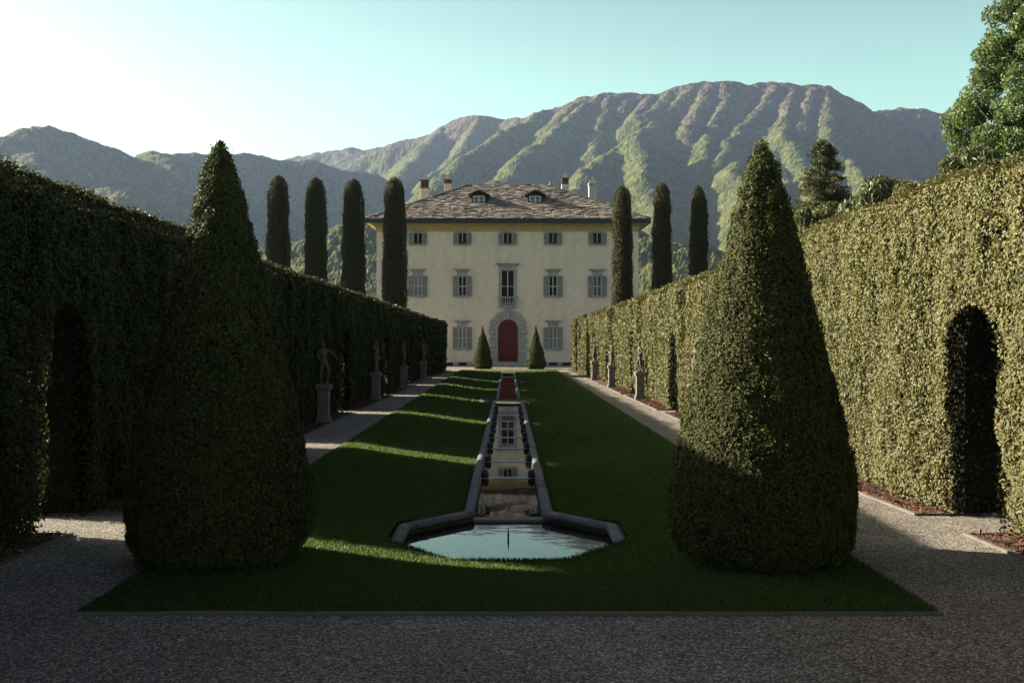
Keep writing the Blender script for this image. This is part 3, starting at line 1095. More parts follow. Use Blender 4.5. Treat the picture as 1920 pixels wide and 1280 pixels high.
def big_tree():
    rng = np.random.default_rng(77)
    Y = 35.0
    X = (1962 - 953) / F * Y
    g = gz(Y)
    root = tag(empty('broadleaf_tree', (X, Y, g)), 'big bright green broad-leaved tree rising above the sunlit hedge', 'tree')
    zc = CAMZ + (606 - 160) / F * Y - g     # crown centre height
    t = MB()
    limb(t, (0, 0, -.2), (.1, 0, zc - 2.5), .38, .27, rng)
    limb(t, (.1, 0, zc - 2.5), (.2, 0, zc + 1.8), .26, .08, rng)
    C = []
    zpx = [-40, -10, 20, 60, 110, 170, 210, 240, 280, 310, 340]
    rpx = [5, 40, 68, 100, 130, 152, 172, 186, 172, 150, 110]
    Rz = lambda py: np.interp(py, zpx, rpx) / F * Y
    for i in range(34):                      # boughs carrying lobes at their ends
        py = rng.uniform(-20, 325); a = rng.uniform(0, 2 * math.pi)
        rr = Rz(py) * rng.uniform(.62, .86)
        z = CAMZ + (606 - py) / F * Y - g
        e = np.array([rr * math.cos(a), rr * math.sin(a), z])
        limb(t, (.1, 0, max(2.0, min(z - .4, zc + 1.2) - .5 * rr)), e, .10, .025, rng, 4)
        for j in range(4): C.append(e + rng.normal(size=3) * .35)
    for i in range(300):
        py = rng.uniform(-35, 335); a = rng.uniform(0, 2 * math.pi)
        rr = Rz(py) * (rng.uniform(.80, .93) if i % 3 else rng.uniform(.2, .8))
        C.append(np.array([rr * math.cos(a), rr * math.sin(a), CAMZ + (606 - py) / F * Y - g]))
    C = np.array(C)
    Rr = rng.uniform(.22, .50, len(C))
    V, Q = clump_leaves(C, Rr, 130000, .12, .07, rng, tilt=1.0)
    quads_object('crown', V, Q, M['broad_leaf'], rnd=rng.random(len(Q)), parent=root)
    t.build('trunk', M['bark'], root, smooth=True)


big_tree()


def conifer():
    rng = np.random.default_rng(88)
    Y = 60.0
    X = (1546 - 953) / F * Y
    g = gz(Y)
    H = CAMZ + (606 - 260) / F * Y - g
    root = tag(empty('conifer', (X, Y, g)), 'dark conifer with layered drooping boughs behind the sunlit hedge', 'tree')
    t = MB()
    t.tube([(0, 0, -.2), (.1, 0, H * .5), (0, 0, H * .96)], [.32, .2, .03], 10)
    C, Rr = [], []
    z = H * .30
    while z < H - .15:
        f = (H - z) / (H * .70)
        n = 7 if f > .3 else 5
        for j in range(n):
            a = rng.uniform(0, 2 * math.pi)
            rr = (.38 + 2.3 * min(1, f * 1.7)) * rng.uniform(.72, 1.15)
            e = (rr * math.cos(a), rr * math.sin(a), z + rr * .1 - .12)
            limb(t, (0, 0, z - .05), e, .05, .012, rng, 3)
            for s in np.linspace(.25, 1.0, 5):
                C.append((e[0] * s, e[1] * s, z + (e[2] - z) * s + rng.normal() * .05)); Rr.append((.20 + .14 * rng.random()) * (1.15 - .35 * s))
        z += .36 * (.55 + .5 * f)
    C.append((0, 0, H - .1)); Rr.append(.16)
    C = np.array(C); Rr = np.array(Rr)
    V, Q = clump_leaves(C, Rr, 36000, .17, .06, rng, flat=.55, tilt=.8)
    quads_object('crown', V, Q, M['conifer'], rnd=rng.random(len(Q)), parent=root)
    t.build('trunk', M['bark'], root, smooth=True)


conifer()


def shrub(px, py, y, rx, rz, label, mat, n, L, W, seed, spiky=False, low=0.0):
    rng = np.random.default_rng(seed)
    X = (px - 953) / F * y
    g = gz(y)
    zc = CAMZ + (606 - py) / F * y - g
    root = tag(empty('shrub', (X, y, g)), label, 'shrub', 'shrubs showing over the sunlit hedge')
    C, Rr = [], []
    t = MB()
    for i in range(16):
        d = norm(rng.normal(size=(1, 3)))[0]
        e = np.array([d[0] * rx * .75, d[1] * rx * .6, zc + d[2] * rz * .75])
        C.append(e); Rr.append(rng.uniform(.35, .6) * min(rx, rz))
        limb(t, (d[0] * .2, d[1] * .2, -.05), e, .045, .015, rng, 3)
    C = np.array(C); Rr = np.array(Rr)
    V, Q = clump_leaves(C, Rr, n, L, W, rng, along=(0, 0, 1.0) if spiky else None, tilt=.6)
    quads_object('foliage', V, Q, mat, rnd=rng.random(len(Q)), parent=root)
    t.build('stem', M['bark'], root)


shrub(1672, 392, 21.0, 1.15, .60, 'spiky pale green shrub between the dark conifer and the broad-leaved tree', M['shrub_leaf'], 14000, .16, .035, 91, True)
shrub(1745, 366, 19.5, .70, .42, 'low leafy shrub just beside the spiky pale shrub, over the sunlit hedge', M['hedge_leaf'], 5000, .09, .045, 92)
shrub(1815, 330, 17.5, .60, .45, 'feathery yellow green shrub under the crown of the broad-leaved tree', M['shrub_leaf'], 6000, .12, .03, 93, True)
shrub(1535, 408, 26.0, .60, .42, 'small grey green shrub at the foot of the dark conifer', M['shrub_leaf'], 5000, .13, .04, 94, True)
shrub(1508, 425, 30.0, .42, .55, 'very dark bush peeping out behind the sunlit yew cone', M['yew'], 5000, .12, .05, 95)

# ------------------------------------------------------------------ statues
def pedestal(x, y, label, h=1.08):
    root = tag(empty('pedestal', (x, y, gz(y))), label, 'pedestal', 'stone pedestals along the hedges')
    b = MB(); b.box(-.20, .20, -.20, .20, -.05, .12); b.box(-.175, .175, -.175, .175, .12, .18)
    b.build('base', M['stone'], root, bevel=.012)
    b = MB(); b.box(-.15, .15, -.15, .15, .18, h - .18)
    for s in (-1, 1):
        b.box(-.10, .10, s * .15 - .008, s * .15 + .008, .26, h - .26); b.box(s * .15 - .008, s * .15 + .008, -.10, .10, .26, h - .26)
    b.build('shaft', M['stone'], root, bevel=.006)
    b = MB(); b.box(-.175, .175, -.175, .175, h - .18, h - .12); b.box(-.21, .21, -.21, .21, h - .12, h - .03); b.box(-.185, .185, -.185, .185, h - .03, h)
    b.build('cap', M['stone'], root, bevel=.012)


def skin_mesh(name, joints, bones, mat, sub=2):
    me = bpy.data.meshes.new(name)
    me.from_pydata([j[0] for j in joints], bones, [])
    o = bpy.data.objects.new(name, me)
    COL.objects.link(o)
    o.modifiers.new('skin', 'SKIN').use_smooth_shade = True
    for i, j in enumerate(joints):
        r = j[1]
        me.skin_vertices[0].data[i].radius = r if isinstance(r, tuple) else (r, r)
    me.skin_vertices[0].data[0].use_root = True
    ss = o.modifiers.new('sub', 'SUBSURF'); ss.levels = sub; ss.render_levels = sub
    dg = bpy.context.evaluated_depsgraph_get(); dg.update()
    m2 = bpy.data.meshes.new_from_object(o.evaluated_get(dg))
    bpy.data.objects.remove(o)
    m2.materials.clear(); m2.materials.append(mat)
    for p in m2.polygons: p.use_smooth = True
    m2.name = name
    return m2


def statue(x, y, rz, pose, label, h0=1.08, H=1.20):
    """stone figure in contrapposto; joints for a figure of height 1.28 facing -Y"""
    k = H / 1.28
    armL, armR, lean, head = pose['l'], pose['r'], pose['lean'], pose['head']
    J, B = [], []

    def add(p, r, par=None):
        J.append(((p[0] * k, p[1] * k, p[2] * k), r if not isinstance(r, tuple) else (r[0] * k, r[1] * k)))
        if par is not None: B.append((par, len(J) - 1))
        return len(J) - 1
    pel = add((0, 0, .66), (.105, .08))
    bel = add((lean * .3, .01, .76), (.09, .07), pel)
    che = add((lean * .8, 0, .92), (.115, .085), bel)
    nb = add((lean, 0, 1.03), (.06, .05), che)
    nk = add((lean + head * .2, -.01, 1.09), .036, nb)
    hd = add((lean + head, -.02, 1.17), (.060, .068), nk)
    tp = add((lean + head * 1.2, -.015, 1.245), (.045, .05), hd)
    no = add((lean + head, -.085, 1.16), .016, hd)
    for s, arm in ((-1, armL), (1, armR)):
        sh = add((lean + s * .135, 0, 1.00), .045, che)
        el = add(arm[0], .034, sh); wr = add(arm[1], .026, el)
        hx = Vector(arm[1]) + (Vector(arm[1]) - Vector(arm[0])).normalized() * .06
        add(tuple(hx), (.026, .015), wr)
    for s, bend in ((-1, pose['kneeL']), (1, pose['kneeR'])):
        hp = add((s * .065, 0, .60), .072, pel)
        kn = add((s * .075 + bend[0], bend[1], .36), .050, hp)
        cf = add((s * .075 + bend[0] * .8, bend[1] * .4 + .02, .22), .046, kn)
        an = add((s * .08, .02, .055), .030, cf)
        add((s * .085, -.07, .025), .026, an)
    root = tag(empty('statue', (x, y, gz(y) + h0), rz), label, 'statue', 'stone statues along the hedges')
    me = skin_mesh('figure', J, B, M['statue_stone'])
    o = bpy.data.objects.new('figure', me); COL.objects.link(o); o.parent = root
    # hair cap and hip drapery
    b = MB()
    b.lathe([(.064 * k, -.02 * k), (.072 * k, .03 * k), (.062 * k, .07 * k), (.03 * k, .098 * k)], (lean + head) * k, .004 * k, 1.175 * k, 12)
    o = b.build('hair', M['statue_stone'], root, smooth=True)
    if pose.get('drape'):
        b = MB()
        i0 = 0
        n = 26
        prof = [(.125, .78), (.128, .66), (.12, .52), (.105, .36), (.11, .14), (.12, .03)]
        pts = []
        for (rr, z) in prof:
            for q in range(n):
                a = 2 * math.pi * q / n
                w_ = rr * (1 + .11 * math.sin(a * 7 + z * 6)) * k
                pts.append((w_ * 1.05 * math.cos(a), w_ * .85 * math.sin(a), z * k))
        b.v = pts
        for j in range(len(prof) - 1):
            for q in range(n):
                b.f.append((j * n + q, j * n + (q + 1) % n, (j + 1) * n + (q + 1) % n, (j + 1) * n + q)); b.m.append(0); b.r.append(.5)
        b.build('drapery', M['statue_stone'], root, smooth=True)
    b = MB(); b.box(-.16 * k, .16 * k, -.15 * k, .13 * k, -.0, .028 * k)
    b.build('plinth', M['statue_stone'], root)
    b = MB(); b.lathe([(.07 * k, 0), (.05 * k, .2 * k), (.055 * k, .42 * k), (.03 * k, .5 * k)], .11 * k, .10 * k, .02, 8)
    b.build('tree_support', M['statue_stone'], root)


DOWN_L = ((-.20, .03, .80), (-.18, -.06, .62)); DOWN_R = ((.20, .03, .80), (.18, -.06, .62))
POSE = {
    'reach': dict(l=((-.19, .02, .82), (-.13, -.10, .72)), r=((.24, -.06, .92), (.36, -.10, .78)), lean=-.02, head=-.02, kneeL=(-.01, 0), kneeR=(.05, -.09)),
    'raise': dict(l=((-.26, 0, 1.02), (-.17, -.03, 1.20)), r=DOWN_R, lean=.03, head=.02, kneeL=(-.05, -.08), kneeR=(.0, 0), drape=True),
    'carry': dict(l=((-.20, .04, .82), (-.06, -.13, .86)), r=((.21, .03, .82), (.10, -.13, .92)), lean=.02, head=.03, kneeL=(0, 0), kneeR=(.05, -.10), drape=True),
    'stand': dict(l=DOWN_L, r=((.19, .05, .80), (.09, -.10, .70)), lean=-.03, head=-.03, kneeL=(-.06, -.09), kneeR=(0, 0)),
}
# sunlit side
for (y, px, pose, rz, lab, pl) in (
        (28.2, 1305, 'carry', R(-80), 'stone statue half hidden behind the edge of the sunlit yew cone', 'stone pedestal half hidden behind the edge of the sunlit yew cone'),
        (39.4, 1207, 'stand', R(-85), 'slim standing statue against the sunlit hedge, second after the yew cone', 'pale pedestal under the slim statue, nearest whole one by the sunlit path'),
        (49.5, 1152, 'raise', R(-90), 'draped statue with a raised arm against the sunlit hedge', 'pedestal under the draped statue with raised arm by the sunlit hedge'),
        (58.6, 1117, 'carry', R(-95), 'small statue nearest the villa against the sunlit hedge', 'pedestal nearest the villa against the sunlit hedge')):
    X = float(xr(y)) - .10
    pedestal(X, y, pl); statue(X, y, rz, POSE[pose], lab)
# shaded side
for (y, px, pose, rz, lab, pl) in (
        (28.2, 598, 'reach', R(25), 'weathered nude statue with one arm reaching out, in front of the shaded hedge', 'largest grey pedestal by the shaded path, under the reaching statue'),
        (38.8, 698, 'raise', R(70), 'dim draped statue before the shaded hedge, one past the reaching statue', 'slim grey pedestal before the shaded hedge, one past the largest'),
        (48.6, 754, 'stand', R(75), 'dim statue before the shaded hedge, two past the reaching statue', 'slim grey pedestal before the shaded hedge, two past the largest'),
        (59.0, 790, 'carry', R(80), 'dim statue nearest the villa before the shaded hedge', 'slim grey pedestal nearest the villa before the shaded hedge')):
    X = float(xl(y)) + .08
    pedestal(X, y, pl); statue(X, y, rz, POSE[pose], lab)

# ------------------------------------------------------------------ villa
VY = 90.0
HX = (951.5 - 953) / F * VY
HW = 11.63                       # half width
HD = 7.92                        # half depth
PX = VY / F


def fx(x): return (x - 953) * PX
def fz(y): return CAMZ + (606 - y) * PX


VG = gz(VY)
villa = tag(empty('villa', (0, 0, 0)), 'cream three-storey lakeside villa with stone roof and red arched door', 'villa')
COLS = [783.5, 867, 952, 1037, 1120]
openings = []                    # x0, x1, z0, z1
WIN1 = (.385, fz(457.5), fz(436.5)); WIN2 = (.36, fz(555), fz(517.5)); WIN3 = (.36, fz(653.5), fz(613.5)); WINC = (.60, fz(575), fz(506))
for c in COLS: openings.append((fx(c) - WIN1[0], fx(c) + WIN1[0], WIN1[1], WIN1[2]))
for i, c in enumerate(COLS):
    if i != 2:
        openings.append((fx(c) - WIN2[0], fx(c) + WIN2[0], WIN2[1], WIN2[2]))
        openings.append((fx(c) - WIN3[0], fx(c) + WIN3[0], WIN3[1], WIN3[2]))
openings.append((fx(952) - WINC[0], fx(952) + WINC[0], WINC[1], WINC[2]))
DX = fx(952.5); DR = .885; DZ0 = fz(678); DZS = fz(617.5)
openings.append((DX - DR - .1, DX + DR + .1, DZ0, DZS + DR + .1))
WT = fz(418)                     # wall top


def villa_walls():
    x0, x1 = HX - HW, HX + HW
    xs = sorted(set([x0, x1] + [v for o in openings for v in o[:2]]))
    zs = sorted(set([VG - .3, WT] + [v for o in openings for v in o[2:]]))
    mb = MB()
    for i in range(len(xs) - 1):
        for j in range(len(zs) - 1):
            cx, cz = (xs[i] + xs[i + 1]) / 2, (zs[j] + zs[j + 1]) / 2
            if any(o[0] < cx < o[1] and o[2] < cz < o[3] for o in openings): continue
            mb.poly([(xs[i], VY, zs[j]), (xs[i + 1], VY, zs[j]), (xs[i + 1], VY, zs[j + 1]), (xs[i], VY, zs[j + 1])])
    d = .28
    for (a, b, c, e) in openings:
        mb.poly([(a, VY, c), (a, VY, e), (a, VY + d, e), (a, VY + d, c)]); mb.poly([(b, VY, c), (b, VY + d, c), (b, VY + d, e), (b, VY, e)])
        mb.poly([(a, VY, e), (b, VY, e), (b, VY + d, e), (a, VY + d, e)]); mb.poly([(a, VY, c), (a, VY + d, c), (b, VY + d, c), (b, VY, c)])
    yb = VY + 2 * HD
    for q in ([(x0, VY, VG - .3), (x0, VY, WT), (x0, yb, WT), (x0, yb, VG - .3)], [(x1, VY, VG - .3), (x1, yb, VG - .3), (x1, yb, WT), (x1, VY, WT)], [(x0, yb, VG - .3), (x0, yb, WT), (x1, yb, WT), (x1, yb, VG - .3)]):
        mb.poly(q)
    mb.build('wall', M['plaster'], villa)
    # stone plinth with cellar vents
    mb = MB()
    vents = [(836, 850), (860, 875), (1029, 1045), (1054, 1071)]
    vz0, vz1 = fz(685), fz(679.5)
    zt = fz(678.5)
    xx = sorted([x0 - .04, x1 + .04, fx(917), fx(988)] + [fx(v) for p in vents for v in p])
    segs = list(zip(xx[:-1], xx[1:]))
    mb_a, mb2 = mb, MB()
    for a, b in segs:
        cx = (a + b) / 2
        mb = mb_a if cx < fx(917) else mb2
        if fx(917) < cx < fx(988): continue
        if any(fx(p[0]) < cx < fx(p[1]) for p in vents):
            mb.box(a, b, VY - .05, VY + .02, VG - .3, vz0); mb.box(a, b, VY - .05, VY + .02, vz1, zt)
        else:
            mb.box(a, b, VY - .05, VY + .02, VG - .3, zt)
    mb = mb_a
    mb.build('plinth', M['trim'], villa)
    mb2.build('plinth', M['trim'], villa)
    for p in vents:
        mb = MB(); mb.box(fx(p[0]), fx(p[1]), VY - .003, VY + .01, vz0, vz1)
        v = mb.build('cellar_vent', M['shade_fill'], villa)
        mb = MB()
        for k in range(1, 6):
            xk = fx(p[0]) + (fx(p[1]) - fx(p[0])) * k / 6
            mb.box(xk - .012, xk + .012, VY - .03, VY - .006, vz0, vz1)
        mb.build('grille', M['gutter'], v)
    # ochre cove under the eaves
    mb = MB()
    prof = []
    for k in range(7):
        t = k / 6 * math.pi / 2
        prof.append((.80 * (1 - math.cos(t)) + .004, fz(434.5) + (fz(420) - fz(434.5)) * math.sin(t)))
    for (d0, z0), (d1, z1) in zip(prof[:-1], prof[1:]):
        def ring(d): return [(x0 - d, VY - d), (x1 + d, VY - d), (x1 + d, yb + d), (x0 - d, yb + d)]
        r0, r1 = ring(d0), ring(d1)
        for i in range(4):
            j = (i + 1) % 4
            mb.poly([(*r0[i], z0), (*r0[j], z0), (*r1[j], z1), (*r1[i], z1)])
    mb.build('cornice_cove', M['ochre'], villa)


villa_walls()
EO = .95                         # eaves overhang
EZ = fz(413) - .02               # eave line
PITCH = math.tan(R(25.2))


def villa_roof():
    x0, x1, y0, y1 = HX - HW - EO, HX + HW + EO, VY - EO, VY + 2 * HD + EO
    rise = (HD + EO) * PITCH
    rl = HX - HW - EO + (HD + EO); rr = HX + HW + EO - (HD + EO); ry = VY + HD; rz = EZ + rise
    mb = MB()
    A, B, C, D = (x0, y0, EZ), (x1, y0, EZ), (x1, y1, EZ), (x0, y1, EZ)
    E, G = (rl, ry, rz), (rr, ry, rz)
    for f in ([A, B, G, E], [B, C, G], [C, D, E, G], [D, A, E]):
        mb.poly(f, 0, .1)
    rnd = random.Random(5)

    def slabs(O, U, Vv, width, length, xlo, xhi):
        """O origin at eave corner, U along the eave, Vv up the slope (unit); xlo/xhi(v) limits"""
        n = U.cross(Vv).normalized()
        if n.z < 0: n = -n
        v = 0.0
        while v < length - .1:
            h = rnd.uniform(.20, .29)
            u = xlo(v) - .05 + rnd.uniform(-.3, 0)
            while u < xhi(v):
                wd = rnd.uniform(.26, .62)
                a, b = max(u, xlo(v) - .04), min(u + wd, xhi(v) + .04)
                if b - a > .08:
                    th = rnd.uniform(.035, .085); lift = rnd.uniform(.04, .12); sk = rnd.uniform(-.06, .06)
                    p0 = O + U * (a + .008) + Vv * (v + sk); p1 = O + U * (b - .008) + Vv * (v + rnd.uniform(-.03, .03))
                    top = min(v + h * 1.75, length + .05)
                    p2 = O + U * (b - .008) + Vv * top; p3 = O + U * (a + .008) + Vv * top
                    q = [p0 + n * lift, p1 + n * (lift + rnd.uniform(-.012, .012)), p2 + n * .012, p3 + n * .012]
                    mb.hexa([*q, *[p + n * th for p in q]], 0, rnd.random())
                u += wd
            v += h
    L = (HD + EO) / math.cos(math.atan(PITCH)); c = math.cos(math.atan(PITCH)); s = math.sin(math.atan(PITCH))
    slabs(Vector(A), Vector((1, 0, 0)), Vector((0, c, s)), x1 - x0, L, lambda v: v * c, lambda v: (x1 - x0) - v * c)
    slabs(Vector(A), Vector((0, 1, 0)), Vector((c, 0, s)), y1 - y0, L, lambda v: v * c, lambda v: (y1 - y0) - v * c)
    slabs(Vector(B), Vector((0, 1, 0)), Vector((-c, 0, s)), y1 - y0, L, lambda v: v * c, lambda v: (y1 - y0) - v * c)
    # hip and ridge capping stones
    def caps(p, q):
        p, q = Vector(p), Vector(q)
        n = int((q - p).length / .55)
        for k in range(n):
            a = p.lerp(q, k / n); b = p.lerp(q, (k + 1.12) / n)
            mb.tube([a + Vector((0, 0, .08)), b + Vector((0, 0, .045))], .12, 8, r=rnd.random(), flat=.55)
    caps(A, E); caps(B, G); caps(E, G)
    roof = mb.build('roof', M['slate'], villa)
    # gutter and boards
    g = MB()
    t = .12
    zb, zt = EZ - .30, EZ + .02
    g.box(x0 - .02, x1 + .02, y0 - .06, y0 + t, zb, zt); g.box(x0 - .02, x1 + .02, y1 - t, y1 + .06, zb, zt)
    g.box(x0 - .06, x0 + t - .06, y0 + t, y1 - t, zb, zt); g.box(x1 + .06 - t, x1 + .06, y0 + t, y1 - t, zb, zt)
    g.box(x0 + .08, x1 - .08, y0 + t, VY - .4, zb + .16, zb + .20)
    g.build('gutter', M['gutter'], villa)
    # dormers
    for c in (898, 1003.5):
        yf = 92.9
        X = (c - 953) / F * yf
        zb = CAMZ + (606 - 384) / F * yf; zt = CAMZ + (606 - 367) / F * yf; zp = CAMZ + (606 - 357) / F * yf
        d = MB()
        d.box(X - .68, X - .54, yf, yf + 3.0, zb - .1, zt); d.box(X + .54, X + .68, yf, yf + 3.0, zb - .1, zt)
        d.box(X - .54, X + .54, yf + .1, yf + .2, zb - .1, zt)
        d.poly([(X - .68, yf + .02, zt), (X + .68, yf + .02, zt), (X, yf + .02, zp - .10)])
        dm = d.build('dormer', M['dark_wood'], villa)
        r = MB()
        rng2 = random.Random(c)
        for s in (-1, 1):
            for k in range(4):
                for j in range(2):
                    ya, yb = yf - .34 + k * .75, yf - .34 + (k + 1.1) * .75
                    xa, xb = X + s * j * .46, X + s * (j + 1.08) * .48
                    za = zp - j * .46 * .47; zc = zp - (j + 1.08) * .48 * .47
                    q = [(xa, ya, za), (xb, ya, zc), (xb, yb, zc), (xa, yb, za)]
                    if s < 0: q = q[::-1]
                    r.hexa([*q, *[(p[0], p[1], p[2] + .07) for p in q]], 0, rng2.random() * .45)
        r.build('dormer_roof', M['slate'], dm)
        wn = MB()
        a, b, z0, z1 = X - .53, X + .53, zb + .02, zt - .02
        for (p, q, u, v) in ((a, a + .08, z0, z1), (b - .08, b, z0, z1), (X - .04, X + .04, z0, z1)):
            wn.box(p, q, yf + .02, yf + .09, u, v)
        for (p, q) in ((a + .08, X - .04), (X + .04, b - .08)):
            wn.box(p, q, yf + .02, yf + .09, z0, z0 + .07); wn.box(p, q, yf + .02, yf + .09, z1 - .07, z1); wn.box(p, q, yf + .03, yf + .08, (z0 + z1) / 2 - .02, (z0 + z1) / 2 + .02)
        wn.build('window_frame', M['dormer_sash'], dm)
        wn = MB(); wn.poly([(a, yf + .075, z0), (b, yf + .075, z0), (b, yf + .075, z1), (a, yf + .075, z1)])
        wn.build('pane', M['half_glass'], dm)
    # chimneys: px centre, Y, width, top py, cap bottom py, shaft bottom z, brick band
    for (px, Y, wpx, top, cap, band, brick) in ((796.5, 98, 15, 325, 338, 354, True), (840, 100, 13, 326, 337, 345, False), (1059.5, 100, 13, 323, 334, 346, True), (1111.5, 97, 15.5, 330, 344, 350, False)):
        X = (px - 953) / F * Y; hw = wpx / 2 / F * Y
        z = lambda p: CAMZ + (606 - p) / F * Y
        zs_ = EZ + (HW + EO - abs(X - HX)) * PITCH - .5
        m = MB(); m.box(X - hw, X + hw, Y - hw, Y + hw, zs_, z(band), 0); 
        ch = m.build('chimney', M['chimney'], villa, bevel=.02)
        m = MB()
        m.box(X - hw * 1.1, X + hw * 1.1, Y - hw * 1.1, Y + hw * 1.1, z(band), z(band) + .10)
        zc = z(cap)
        h3 = zc - .1 - z(band) - .10
        for sx in (-1, 0, 1):
            for sy in (-1, 0, 1):
                if sx == 0 and sy == 0: continue
                m.box(X + sx * hw * .78 - hw * .2, X + sx * hw * .78 + hw * .2, Y + sy * hw * .78 - hw * .2, Y + sy * hw * .78 + hw * .2, z(band) + .10, zc - .1)
        m.box(X - hw * .5, X + hw * .5, Y - hw * .5, Y + hw * .5, z(band) + .1, zc - .1, 1)
        m.box(X - hw * 1.12, X + hw * 1.12, Y - hw * 1.12, Y + hw * 1.12, zc - .1, zc)
        m.build('smoke_hood', [M['brick'] if brick or px == 840 else M['chimney'], M['shade_fill']], ch)
        m = MB()
        zt = z(top)
        sq = lambda f_, zz: [(X - hw * f_, Y - hw * f_, zz), (X + hw * f_, Y - hw * f_, zz), (X + hw * f_, Y + hw * f_, zz), (X - hw * f_, Y + hw * f_, zz)]
        lv = [sq(1.02, zc), sq(.72, zc + (zt - zc) * .38), sq(.30, zc + (zt - zc) * .78), sq(.07, zt)]
        for a, b in zip(lv[:-1], lv[1:]):
            for i in range(4):
                j = (i + 1) % 4; m.poly([a[i], a[j], b[j], b[i]])
        m.poly(lv[-1]); m.poly(lv[0][::-1])
        m.build('chimney_cap', M['chimney'], ch)
    m = MB(); Xf = (1030.5 - 953) / F * ry
    m.lathe([(.14, 0), (.10, .2), (.05, .35), (.02, .62)], Xf, ry, rz - .2, 8)
    m.build('roof_finial', M['trim'], villa)


villa_roof()


def make_window(kind, hw, h, glass, cornice):
    """origin at the bottom centre of the opening, on the wall face"""
    w_ = empty('window')
    w_.parent = villa
    b = MB()
    fw = .12
    b.box(-hw - fw, -hw, -.035, .10, 0, h); b.box(hw, hw + fw, -.035, .10, 0, h)
    b.box(-hw - fw, hw + fw, -.035, .10, h, h + .12)
    b.build('surround', M['trim'], w_, bevel=.008)
    b = MB(); b.box(-hw - .34, hw + .34, -.16, .10, -.12, -.002)
    b.build('sill', M['trim'], w_, bevel=.012)
    if cornice:
        b = MB()
        b.box(-hw - fw + .01, hw + fw - .01, -.05, .02, h + .122, h + .42)
        for i, (e, z0, z1) in enumerate(((.14, h + .42, h + .49), (.22, h + .49, h + .56), (.32, h + .56, h + .62))):
            b.box(-hw - fw - e + .06, hw + fw + e - .06, -.05 - e * .7, .02, z0, z1)
        b.build('cornice', M['trim'], w_)
    else:
        b = MB(); b.box(-hw - .16, hw + .16, -.10, .02, h + .122, h + .17)
        b.build('cornice', M['trim'], w_)
    # shutters folded back against the wall
    sw = .46 if kind != 'attic' else .40
    for s in (-1, 1):
        b = MB()
        xa = hw + .03
        z0, z1 = (-.05, h + .02)
        b.box(xa, xa + .05, -.095, -.045, z0, z1); b.box(xa + sw - .05, xa + sw, -.095, -.045, z0, z1)
        rails = [z0, (z0 + z1) / 2 - .03, z1 - .06] if kind != 'attic' else [z0, z1 - .06]
        for zr in rails: b.box(xa + .05, xa + sw - .05, -.092, -.045, zr, zr + .06)
        z = z0 + .075
        while z < z1 - .08:
            if not any(zr - .03 < z < zr + .07 for zr in rails):
                b.hexa([(xa + .05, -.088, z), (xa + sw - .05, -.088, z), (xa + sw - .05, -.05, z + .012), (xa + .05, -.05, z + .012),
                        (xa + .05, -.088, z + .012), (xa + sw - .05, -.088, z + .012), (xa + sw - .05, -.05, z + .05), (xa + .05, -.05, z + .05)])
            z += .055
        if s < 0:
            b.v = [(-x, y, zz) for x, y, zz in b.v]; b.f = [f[::-1] for f in b.f]
        b.build('shutter', M['shutter'], w_)
    # sash and pane
    b = MB()
    t = .055
    if kind == 'attic':
        b.box(-.028, .028, .15, .19, .14, h - .02)
        b.box(-hw, -hw + .03, .15, .19, 0, h); b.box(hw - .03, hw, .15, .19, 0, h); b.box(-hw + .03, hw - .03, .15, .19, h - .02, h)
    else:
        b.box(-hw, -hw + t, .15, .20, 0, h); b.box(hw - t, hw, .15, .20, 0, h); b.box(-.04, .04, .148, .20, 0, h)
        for x0, x1 in ((-hw + t, -.04), (.04, hw - t)):
            b.box(x0, x1, .15, .20, 0, t); b.box(x0, x1, .15, .20, h - t, h); b.box(x0, x1, .152, .20, h * .47, h * .47 + .075)
    b.build('sash', M['sash'], w_)
    b = MB(); b.poly([(-hw, .18, 0), (hw, .18, 0), (hw, .18, h), (-hw, .18, h)])
    b.build('pane', glass, w_)
    if kind == 'attic':
        b = MB(); b.box(-hw + .03, hw - .03, .04, .07, .02, .15)
        b.build('guard_bar', M['gutter'], w_)
    return w_


wa = make_window('attic', WIN1[0], WIN1[2] - WIN1[1], M['glass'], False)
for i, c in enumerate(COLS):
    o = wa if i == 0 else copy_tree(wa, villa)
    o.location = (fx(c), VY, WIN1[1])
protos = {}
for i, c in enumerate(COLS):
    if i == 2: continue
    for wdef, gl in ((WIN2, ('curtained_glass', 'glass', None, 'glass', 'half_glass')[i]), (WIN3, 'curtained_glass')):
        key = (wdef[1], gl)
        if key in protos: o = copy_tree(protos[key], villa)
        else: o = protos[key] = make_window('tall', wdef[0], wdef[2] - wdef[1], M[gl], True)
        o.location = (fx(c), VY, wdef[1])


